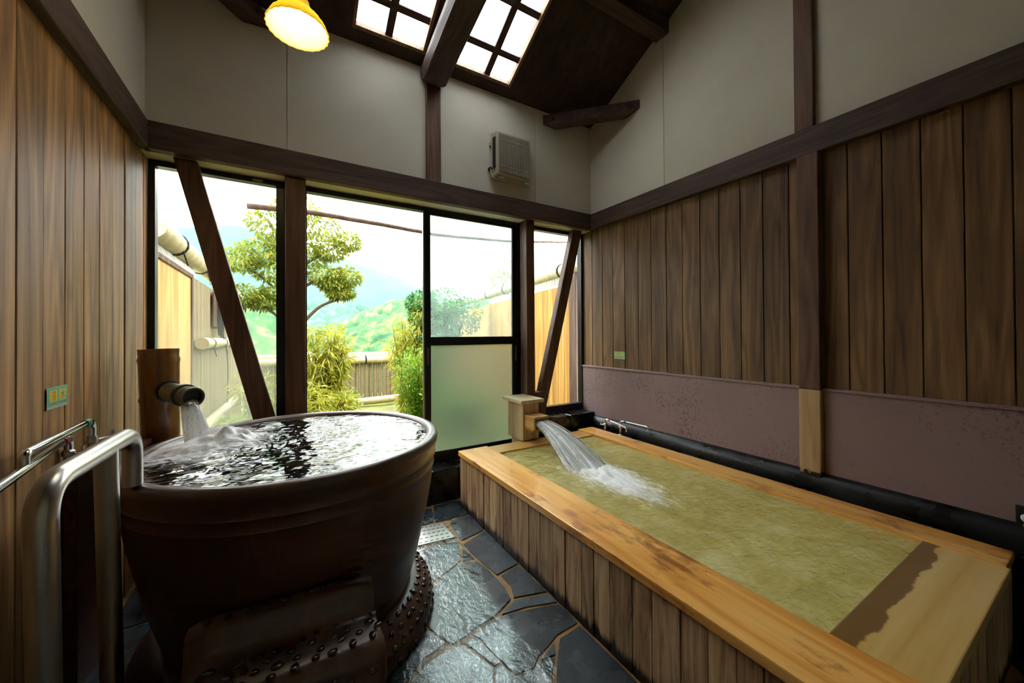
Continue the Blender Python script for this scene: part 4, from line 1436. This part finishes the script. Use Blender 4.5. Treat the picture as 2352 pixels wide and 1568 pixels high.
# ---- left bamboo fence
FX = -.86
lf = thing('bamboo_fence', (FX, 7, 0), 'tall pale bamboo cane fence along the left side of the garden', 'fence')
y = 5.08
while y < 9.95:
    r = rnd.uniform(.026, .036)
    cane(lf, (FX + rnd.uniform(-.006, .006), y + r, gz(FX, y) - .1), r, 2.12 - gz(FX, y))
    y += 2 * r + .003
mo('cap_pole', bpole((FX + .02, 3.68, 2.215), (FX + .02, 10.2, 2.205), .092, .8), M['bamboo'], lf, smooth=True, auto=50)
mo('rail_pole', bpole((FX + .10, 5.08, 1.325), (FX + .10, 10.0, 1.30), .062, .6), M['bamboo'], lf, smooth=True, auto=50)
mo('rail_pole', bpole((FX + .10, 5.08, .42), (FX + .10, 10.0, .25), .062, .6), M['bamboo'], lf, smooth=True, auto=50)
for yy in (4.35, 5.5, 6.7, 7.9, 9.2): tie((FX + .02, yy, 2.213), (0, 1, 0), .094, lf)
for yy in (5.5, 6.5, 7.6, 8.8): tie((FX + .10, yy, 1.32), (0, 1, 0), .064, lf)
M['corr'] = plain('corrugated_sheet', 'b8b4a8', .5, 0, .15, 12)
bm = bmesh.new()
a_ = []
nn = 150
for i in range(nn + 1):
    yy = 3.66 + 1.5 * i / nn
    dx = .012 * math.sin(i * 1.1)
    a_.append([bm.verts.new((FX + .0 + dx, yy, 2.13)), bm.verts.new((FX + .03 + dx, yy, 2.04))])
for p, q in zip(a_, a_[1:]): bm.faces.new((p[0], q[0], q[1], p[1]))
mo('corrugated_strip', bm, M['corr'], lf)
bp = thing('board_panel', (FX, 4.3, 0), 'weathered ochre board standing in front of the left bamboo fence', 'board')
M['ochre'] = wood('ochre_weathered_board', ('a07a3e', 'bf985a', 'ccb078', '846232'), 'z', .8, 5, .1, .1, .3)
mo('board', box(FX + .0, FX + .02, 3.32, 5.0, -.2, 2.0), M['ochre'], bp)
mo('frame_post', box(FX - .005, FX + .035, 5.0, 5.06, -.2, 2.06), M['fencedark'], bp, bev=.004)
mo('frame_rail', box(FX - .005, FX + .035, 3.32, 5.0, 2.0, 2.045), M['fencedark'], bp, bev=.004)
pq = thing('hanging_plaque', (FX + .06, 6.55, 1.5), 'small dark wooden plaque hanging on the left bamboo fence', 'plaque')
mo('plate', box(FX + .05, FX + .075, 6.1, 6.75, 1.52, 1.98), M['fencedark'], pq, bev=.006)
cc = thing('cord_coil', (FX + .1, 6.3, 1.2), 'dark cord coil hanging on the left bamboo fence', 'cord')
bm = bmesh.new()
for k in range(4):
    c = Vector((FX + .10 + .008 * k, 6.25 + .04 * k, 1.68)); ry, rz = .09 + .01 * k, .26 - .02 * k
    sweep([c + Vector((0, ry * math.cos(t), rz * math.sin(t) - .03 * k)) for t in [2 * math.pi * i / 28 for i in range(29)]], .008, 6, bm)
mo('loops', bm, M['rope'], cc, smooth=True)
mo('loose_end', sweep(smoothline([(FX + .12, 6.33, 1.5), (FX + .17, 6.4, 1.15), (FX + .18, 6.38, .8), (FX + .17, 6.42, .5)], 8), .008, 6), M['rope'], cc, smooth=True)

# ---- back bamboo fence
bf = thing('bamboo_fence', (1.6, 10.1, -.3), 'low weathered bamboo fence across the end of the garden', 'fence')
x = -.70
while x < 4.05:
    r = rnd.uniform(.045, .065)
    cane(bf, (x + r, 10.15 + rnd.uniform(-.02, .02), gz(x, 10.1) - .2), r, .83 + rnd.uniform(-.04, .02) - gz(x, 10.1) + .2)
    x += 2 * r + .004
mo('cap_pole', bpole((-.72, 10.05, .80), (4.1, 10.05, .79), .088, .8), M['bamboo'], bf, smooth=True, auto=50)
mo('cap_pole', bpole((-.72, 10.22, .90), (4.1, 10.22, .90), .075, .8), M['bamboo'], bf, smooth=True, auto=50)
for xx in (.2, 1.72, 3.2): tie((xx, 10.05, .80), (1, 0, 0), .092, bf)
eg = tag(mo('bamboo_pole', bpole((.3, 9.3, -.16), (3.0, 9.3, -.10), .085, .7), M['bamboo'], loc=(1.6, 9.3, -.15), smooth=True, auto=50), 'pale bamboo pole lying low in front of the back fence', 'pole')

# ---- right plank fence
hd = math.radians(10.4)
FD = Vector((math.sin(hd), math.cos(hd), 0)); FN = Vector((-math.cos(hd), math.sin(hd), 0))
F0 = Vector((3.02, 3.36, 0))
rf = thing('plank_fence', F0 + FD * 3, 'golden wooden plank fence with bamboo cap along the right side of the garden', 'fence')
def fbox(s0, s1, n0, n1, z0, z1):
    q = [F0 + FD * s0 + FN * n0, F0 + FD * s1 + FN * n0, F0 + FD * s1 + FN * n1, F0 + FD * s0 + FN * n1]
    return hexa(bmesh.new(), [p + Vector((0, 0, z0)) for p in q] + [p + Vector((0, 0, z1)) for p in q])
s = .28
while s < 6.4:
    w = rnd.uniform(.14, .19)
    mo('fence_plank', fbox(s + .003, s + w - .003, rnd.uniform(-.004, .004), .022, -.5, 2.03 + .005 * s), M['fencewood'], rf, bev=.002)
    s += w
mo('fence_post', fbox(.08, .25, -.05, .07, -.3, 2.14), M['fencedark'], rf, bev=.006)
mo('fence_post', fbox(6.62, 6.72, -.04, .06, -.6, 2.1), M['fencedark'], rf, bev=.006)
A0, A1 = F0 + FD * .02 + Vector((0, 0, 2.225)), F0 + FD * 6.7 + Vector((0, 0, 2.28))
mo('cap_pole', bpole(A0, A1, .09, .8), M['bamboo'], rf, smooth=True, auto=50)
for s in (.5, 1.5, 2.7, 3.8, 5.0, 6.2): tie(A0.lerp(A1, s / 6.7), FD, .092, rf)
bm = bmesh.new()
a_ = []
for i in range(160):
    q = F0 + FD * (.05 + 2.2 * i / 160) + FN * (.03 + .012 * math.sin(i * 1.05))
    a_.append([bm.verts.new(q + Vector((0, 0, 2.15))), bm.verts.new(q + Vector((0, 0, 2.055)))])
for p, q in zip(a_, a_[1:]): bm.faces.new((p[0], q[0], q[1], p[1]))
mo('corrugated_strip', bm, M['corr'], rf)
lr = fbox(2.6, 7.2, .03, .12, .34, .42)
mo('rail_pole', bpole(F0 + FD * 3.2 + FN * .1 + Vector((0, 0, .40)), F0 + FD * 6.4 + FN * .1 + Vector((0, 0, .25)), .06, .6), M['bamboo'], rf, smooth=True, auto=50)
lr.free()

# ---- thin pole hanging above the garden
pl = smoothline([(-.293, 4.0, 2.539), (.162, 4.0, 2.56), (.732, 4.0, 2.547), (1.273, 4.0, 2.523), (1.522, 4.0, 2.517), (2.388, 4.0, 2.56), (2.831, 4.0, 2.606), (3.3, 4.0, 2.66)], 8)
hp = thing('hanging_pole', (1.5, 4.0, 2.5), 'thin dark curved pole hung under the eaves outside the windows', 'pole')
mo('pole', sweep([p + Vector((0, 0, .004 * noise.noise(p * 6))) for p in pl], [.026 - .014 * i / len(pl) for i in range(len(pl))], 8), M['fencedark'], hp, smooth=True)
for x in (.45, 2.2):
    zt = zc(3.55) - .02
    mo('hanger_wire', sweep([(x, 4.0, 2.55), (x, 3.58, zt)], .002, 5), M['rope'], hp)

# ---- foliage
def leaves(centres, n, ln, wd, droop, seed, spread=None, up=0.0, fold=.25):
    R = random.Random(seed)
    bm = bmesh.new()
    for k in range(n):
        c, rr = R.choice(centres)
        while True:
            v = Vector((R.uniform(-1, 1), R.uniform(-1, 1), R.uniform(-1, 1)))
            if .1 < v.length < 1: break
        v = v.normalized() * (v.length ** .5)
        p = Vector(c) + Vector((v.x * rr[0], v.y * rr[1], v.z * rr[2]))
        d = (Vector((v.x, v.y, v.z * .4 + up)) + Vector((R.uniform(-1, 1), R.uniform(-1, 1), R.uniform(-1, 1))) * .7 + Vector((0, 0, -droop))).normalized()
        s = d.cross(Vector((R.uniform(-.4, .4), R.uniform(-.4, .4), 1))).normalized()
        nrm = s.cross(d)
        l, w = ln * R.uniform(.65, 1.25), wd * R.uniform(.7, 1.2)
        a = bm.verts.new(p); b = bm.verts.new(p + d * l * .45 + s * w + nrm * w * fold)
        e = bm.verts.new(p + d * l + Vector((0, 0, -droop * l * .25))); f = bm.verts.new(p + d * l * .45 - s * w + nrm * w * fold)
        bm.faces.new((a, b, e)); bm.faces.new((a, e, f))
    return bm


M['lf_tree'] = mk_leaf('olive_gold_leaf', '4c6a1c', '828e2a', 'b8ac4a')
M['lf_bam'] = mk_leaf('yellow_bamboo_leaf', '7a8e1e', 'b0b034', 'cec250')
M['lf_bush'] = mk_leaf('bright_green_leaf', '457c16', '76a424', 'a6bc36')
M['lf_dark'] = mk_leaf('deep_green_leaf', '2c5a26', '44783a', '6a9a4a')
M['lf_low'] = mk_leaf('low_plant_leaf', '5a8a1c', '8cae2c', 'c0c84c')
M['stem'] = plain('green_cane_stem', '7c7a34', .6)
M['bark'] = plain('grey_bark', '5a4c3c', .9, 0, .3, 20, .5)

# garden tree: trunk behind the brown post, pads of leaves
tt = thing('garden_tree', (.25, 7.2, -.1), 'garden tree with olive-gold leaf pads behind the left brown post', 'tree')
mo('trunk', sweep(smoothline([(.25, 7.2, -.2), (.28, 7.2, .6), (.2, 7.2, 1.2), (.24, 7.2, 1.9), (.2, 7.15, 2.6), (.22, 7.1, 3.3)], 6), [.075 - .0019 * i for i in range(31)], 10), M['bark'], tt, smooth=True)
br = [[(.22, 7.2, 1.35), (0, 7.1, 1.6), (-.28, 7.05, 1.85), (-.55, 7.0, 1.95)], [(.22, 7.2, 1.75), (-.05, 7.15, 2.05), (-.35, 7.1, 2.35), (-.62, 7.0, 2.5)],
      [(.22, 7.15, 2.2), (.5, 7.05, 2.35), (.85, 7.0, 2.38)], [(.2, 7.1, 2.55), (.5, 7.0, 2.75), (.8, 6.9, 2.95)], [(.2, 7.1, 2.7), (-.1, 7.1, 3.0), (-.25, 7.1, 3.25)], [(.22, 7.2, 1.6), (.5, 7.1, 1.9), (.85, 7.0, 2.05)]]
for b in br: mo('branch', sweep(smoothline(b, 5), [.03 - .0012 * i for i in range(len(b) * 5 - 4)], 7), M['bark'], tt, smooth=True)
pads = [((-.55, 7.0, 2.02), (.3, .3, .16)), ((-.3, 7.05, 1.95), (.22, .3, .12)), ((-.62, 7.0, 2.58), (.28, .3, .18)), ((-.35, 7.1, 2.72), (.3, .3, .2)), ((-.15, 7.1, 2.45), (.3, .3, .18)),
        ((.55, 7.0, 2.42), (.28, .3, .14)), ((.86, 7.0, 2.40), (.26, .3, .15)), ((.7, 7.0, 2.28), (.25, .3, .1)), ((.65, 6.95, 2.85), (.25, .3, .16)), ((.9, 6.9, 3.0), (.2, .25, .12)),
        ((-.2, 7.1, 3.2), (.32, .35, .2)), ((.15, 7.1, 3.45), (.35, .35, .22)), ((.45, 7.1, 3.25), (.35, .35, .2)), ((.0, 7.15, 2.85), (.3, .3, .18)), ((.35, 7.1, 2.75), (.3, .3, .16)), ((-.1, 7.1, 2.1), (.25, .3, .1)), ((.8, 7.0, 2.12), (.2, .25, .08))]
tag(mo('foliage', leaves(pads, 8500, .10, .018, .35, 3), M['lf_tree'], tt), kind='stuff')


def cane_shrub(name, loc, label, cat, n, h, sp, leafm, nleaf, ln, wd, droop, seed, pads=None, up=.1):
    R = random.Random(seed)
    o = thing(name, loc, label, cat, 'garden ' + name.replace('_', ' ') + 's')
    bm = bmesh.new()
    cs = []
    for k in range(n):
        a, q = R.uniform(0, 6.3), R.uniform(0, 1) ** .5
        b = Vector(loc) + Vector((math.cos(a) * sp * .3 * q, math.sin(a) * sp * .3 * q, -.1))
        hh = h * R.uniform(.6, 1.0)
        lean = Vector((math.cos(a), math.sin(a), 0)) * sp * q * R.uniform(.5, 1.1)
        pts = [b, b + Vector((0, 0, hh * .5)) + lean * .3, b + Vector((0, 0, hh)) + lean]
        sweep(smoothline(pts, 5), .009, 5, bm)
        for t in (.25, .4, .55, .7, .85, 1.0):
            p = b + Vector((0, 0, hh * t)) + lean * t * t
            cs.append((p, (sp * .28, sp * .28, h * .07)))
    mo('stems', bm, M['stem'], o, smooth=True)
    tag(mo('foliage', leaves(cs if pads is None else pads, nleaf, ln, wd, droop, seed, up=up), leafm, o), kind='stuff')
    return o


cane_shrub('bamboo_shrub', (.53, 6.6, -.1), 'yellow-green bamboo shrub right of the brown post in the doorway', 'shrub', 26, 1.7, .24, M['lf_bam'], 4200, .17, .013, .55, 11)
cane_shrub('bamboo_shrub', (.46, 5.9, -.05), 'low drooping bamboo clump at the foot of the brown post', 'shrub', 18, .85, .30, M['lf_bam'], 2600, .16, .012, .5, 12)
cane_shrub('bamboo_shrub', (1.95, 7.0, -.1), 'pale bamboo shrub rising left of the sliding door edge', 'shrub', 20, 2.1, .30, M['lf_bam'], 3200, .16, .013, .5, 13)
cane_shrub('leafy_bush', (1.75, 5.7, -.05), 'bright green feathery bush at the edge of the sliding door', 'bush', 26, 1.3, .33, M['lf_bush'], 7500, .055, .010, .0, 14, up=.3)
cane_shrub('leafy_bush', (2.1, 5.0, -.0), 'low green bush behind the frosted door pane', 'bush', 18, .8, .45, M['lf_low'], 3000, .06, .012, .0, 15, up=.3)
rb = thing('round_shrub', (2.75, 7.0, -.1), 'dark green round-headed shrub behind the steamed upper door pane', 'shrub')
mo('trunk', sweep(smoothline([(2.75, 7.0, -.25), (2.7, 7.0, .6), (2.72, 7.0, 1.3), (2.7, 7.0, 1.9)], 5), .035, 8), M['bark'], rb, smooth=True)
for q in ((2.35, 6.9, 1.8), (3.1, 7.0, 1.8), (2.6, 6.8, 2.1), (2.9, 7.1, 2.1)):
    mo('branch', sweep(smoothline([(2.72, 7.0, .9), ((2.72 + q[0]) / 2, 7.0, 1.3), q], 5), .016, 6), M['bark'], rb, smooth=True)
tag(mo('foliage', leaves([((2.3, 6.9, 1.75), (.35, .4, .28)), ((2.65, 6.9, 2.0), (.45, .4, .3)), ((3.05, 7.0, 1.85), (.42, .4, .3)), ((2.75, 6.9, 1.6), (.6, .4, .25)), ((2.15, 6.9, 2.0), (.25, .3, .2)), ((2.4, 6.85, 1.35), (.4, .3, .25))], 5200, .075, .02, .1, 21), M['lf_dark'], rb), kind='stuff')
cane_shrub('grass_clump', (1.0, 7.9, -.25), 'tuft of grass and small weeds before the back bamboo fence', 'grass', 20, .7, .25, M['lf_low'], 500, .1, .012, .0, 31, up=.5)
cane_shrub('leafy_bush', (-.25, 4.5, .0), 'low green plants beyond the misted left window', 'bush', 18, .7, .3, M['lf_low'], 2200, .09, .02, .1, 33, up=.3)
cane_shrub('bamboo_shrub', (-.3, 6.4, -.1), 'small yellow bamboo plant beside the left bamboo fence', 'shrub', 12, 1.1, .25, M['lf_bam'], 1200, .15, .013, .5, 35)
tf = thing('distant_tree', (8.2, 13.5, -2), 'faint pale tree rising beyond the right plank fence', 'tree')
mo('trunk', sweep([(8.2, 13.5, -2), (8.2, 13.5, 2.8), (8.3, 13.5, 4.0)], [.1, .06, .02], 8), M['bark'], tf, smooth=True)
for q in ((7.6, 13.5, 3.7), (8.8, 13.5, 3.9), (8.0, 13.5, 4.4)): mo('branch', sweep([(8.2, 13.5, 2.6), q], [.03, .012], 6), M['bark'], tf)
tag(mo('foliage', leaves([((7.6, 13.5, 3.6), (.5, .5, .4)), ((8.3, 13.5, 4.2), (.7, .5, .5)), ((8.8, 13.5, 3.8), (.5, .5, .4))], 1500, .12, .035, .1, 41), M['lf_tree'], tf), kind='stuff')

# ================================================================== HILLS BEYOND
def hill_mat(name, a, b, c, sc):
    m, nt, p, o = newmat(name)
    vec, raw, rn, obj = coords(nt)
    n = noi(nt, vec, sc, 6, .7)
    nt.links.new(ramp(nt, n, [(.3, lin(a)), (.5, lin(b)), (.7, lin(c))]), p.inputs['Base Color'])
    p.inputs['Roughness'].default_value = .95
    p.inputs['Specular IOR Level'].default_value = .1
    return m


M['forest'] = hill_mat('forest_canopy', '2e5a34', '4a7c3e', 'a09a5c', .06)
M['mount'] = hill_mat('mountain_forest', '1e3c32', '2a4c3a', '385c42', .012)
CAMV = Vector((0, 0, 1.4))


def dirpt(px, py, dist):
    """world point at a horizontal depth dist along the view of a sighted landmark"""
    d = rt * ((px - 1176) / F_PX) - up * ((py - CYP) / F_PX) + fw
    return CAMV + d * (dist / math.hypot(d.x, d.y))


def ridge(name, crest, base_z, d_near, d_far, label, mat, rough, n=90, m_=26, seed=0.0):
    """a solid hill: crest line through landmarks, sloping down towards the viewer and away behind"""
    cr = []
    C_ = [dirpt(x, y, d) for x, y, d in crest]
    cr = smoothline(C_, max(4, n // len(C_)))
    bm = bmesh.new()
    rows = []
    for p in cr:
        hdir = Vector((p.x, p.y, 0)).normalized()
        row = []
        for j in range(m_ + 1):
            t = j / m_ * 2 - 1
            off = d_near * t if t < 0 else d_far * t
            q = p + hdir * off
            prof_ = (1 - abs(t)) ** .9 if t < 0 else (1 - t) ** 1.2
            z = base_z + (p.z - base_z) * prof_
            z += rough * (noise.noise(Vector((q.x, q.y, seed)) / (rough * 4)) * .5 + noise.noise(Vector((q.x, q.y, seed)) / (rough * 1.1)) * .35) * (.25 + min(1, abs(t) * 3))
            row.append(bm.verts.new((q.x, q.y, z)))
        rows.append(row)
    for a, b in zip(rows, rows[1:]):
        for j in range(m_): bm.faces.new((a[j], b[j], b[j + 1], a[j + 1]))
    c = cr[len(cr) // 2]
    return tag(mo(name, bm, mat, loc=(c.x, c.y, base_z), smooth=True), label, 'hill')


ridge('mountain', [(-500, 600, 1500), (150, 560, 1500), (400, 526, 1500), (560, 522, 1500), (700, 575, 1480), (810, 602, 1450), (960, 655, 1400), (1100, 710, 1380), (1400, 760, 1380), (2000, 775, 1380)], -120, 700, 400, 'hazy blue mountain ridge on the horizon', M['mount'], 22, 120, 40, 1.0)
# wooded hills: ground form plus a canopy of rounded crowns
def wooded(name, crest, base_z, dn, df, label, seed, ncrown, rr, mat):
    R = random.Random(seed)
    C_ = [dirpt(x, y, d) for x, y, d in crest]
    cr = smoothline(C_, 12)
    bm = bmesh.new()
    tmp = bmesh.new(); bmesh.ops.create_icosphere(tmp, subdivisions=2, radius=1)
    tmp.verts.ensure_lookup_table()
    tv = [v.co.copy() for v in tmp.verts]; tf_ = [[v.index for v in f.verts] for f in tmp.faces]
    tmp.free()
    for k in range(ncrown):
        i = R.random() * (len(cr) - 1.001)
        p = cr[int(i)].lerp(cr[int(i) + 1], i % 1)
        t = R.uniform(0, 1) ** 1.0
        hdir = Vector((p.x, p.y, 0)).normalized()
        z = base_z + (p.z - base_z) * (1 - t) ** .8
        q = p - hdir * dn * t
        r = rr * R.uniform(.6, 1.25)
        c = Vector((q.x, q.y, z - r * .6))
        o3 = Vector((R.uniform(0, 99), 0, 0))
        vs = [bm.verts.new(c + v * r * (1 + .35 * noise.noise(v * 2.2 + o3)) * 1.0) for v in tv]
        for f in tf_: bm.faces.new([vs[a] for a in f])
    rows = []
    for p in cr:
        hdir = Vector((p.x, p.y, 0)).normalized()
        rows.append([bm.verts.new((p.x - hdir.x * dn * t, p.y - hdir.y * dn * t, base_z + (p.z - base_z) * (1 - t) ** .8 - rr * .9)) for t in (1, .8, .6, .4, .2, 0)] + [bm.verts.new((p.x + hdir.x * df, p.y + hdir.y * df, base_z))])
    for a, b in zip(rows, rows[1:]):
        for j in range(6): bm.faces.new((a[j], b[j], b[j + 1], a[j + 1]))
    c = cr[len(cr) // 2]
    return tag(mo(name, bm, mat, loc=(c.x, c.y, base_z), smooth=True), label, 'hill', 'wooded hills beyond the garden', 'stuff')


M['for_a'] = hill_mat('forest_far', '2c4e42', '40664c', '60785a', .12)
M['for_b'] = hill_mat('forest_mid', '2a4c34', '466a40', '908c5c', .2)
M['for_c'] = hill_mat('forest_near', '223f2c', '3a5c38', '86824e', .35)
wooded('wooded_hill', [(300, 690, 520), (560, 700, 520), (740, 690, 500), (880, 710, 480), (1000, 725, 480), (1300, 735, 480)], -70, 260, 80, 'far blue-green wooded slope below the mountain', 51, 420, 13, M['for_a'])
wooded('wooded_hill', [(720, 760, 210), (800, 742, 210), (860, 712, 205), (920, 690, 200), (1000, 690, 200), (1150, 700, 200)], -45, 90, 40, 'green wooded spur rising to the right beyond the garden', 52, 300, 7, M['for_b'])
wooded('wooded_hill', [(760, 805, 120), (810, 780, 120), (850, 764, 118), (900, 768, 115), (960, 780, 115)], -28, 40, 25, 'rounded clump of woodland just beyond the back fence', 53, 220, 4.2, M['for_c'])
wooded('wooded_hill', [(380, 700, 150), (500, 690, 150), (580, 690, 150), (640, 705, 150), (720, 780, 150), (780, 800, 150)], -40, 70, 40, 'cream-topped woodland seen through the left window', 54, 300, 5.5, M['for_b'])

# road bridge in the valley
bg_ = thing('road_bridge', dirpt(780, 778, 230), 'pale concrete road bridge crossing the valley', 'bridge')
M['conc'] = plain('pale_concrete', 'c4c8cc', .8)
a, b = dirpt(700, 775, 240), dirpt(840, 772, 225)
dv = (b - a).normalized(); sv = Vector((-dv.y, dv.x, 0))
mo('deck', hexa(bmesh.new(), [a - sv * 3 - Vector((0, 0, 1.2)), b - sv * 3 - Vector((0, 0, 1.2)), b + sv * 3 - Vector((0, 0, 1.2)), a + sv * 3 - Vector((0, 0, 1.2)), a - sv * 3, b - sv * 3, b + sv * 3, a + sv * 3]), M['conc'], bg_)
for t in (.2, .5, .8):
    q = a.lerp(b, t)
    mo('pier', sweep([q - Vector((0, 0, 1.2)), q - Vector((0, 0, 45))], 1.0, 8), M['conc'], bg_)
# valley floor
tag(mo('valley_ground', box(-2500, 3500, 30, 4000, -135, -130), M['mount'], loc=(0, 900, -130)), 'wooded valley floor far below the garden', 'ground', kind='structure')

# ---- haze in the valley air
m, nt, p, o_ = newmat('valley_haze')
nt.nodes.remove(p)
vsn = nd(nt, 'ShaderNodeVolumeScatter'); vsn.inputs[0].default_value = (.55, .80, 1.0, 1); vsn.inputs['Density'].default_value = .00016
nt.links.new(vsn.outputs[0], o_.inputs['Volume'])
M['haze'] = m
tag(mo('valley_haze', box(-2400, 3400, 60, 2600, -129, 700), M['haze'], loc=(0, 900, -129)), 'thin bluish haze filling the valley before the mountain', 'haze', kind='stuff')
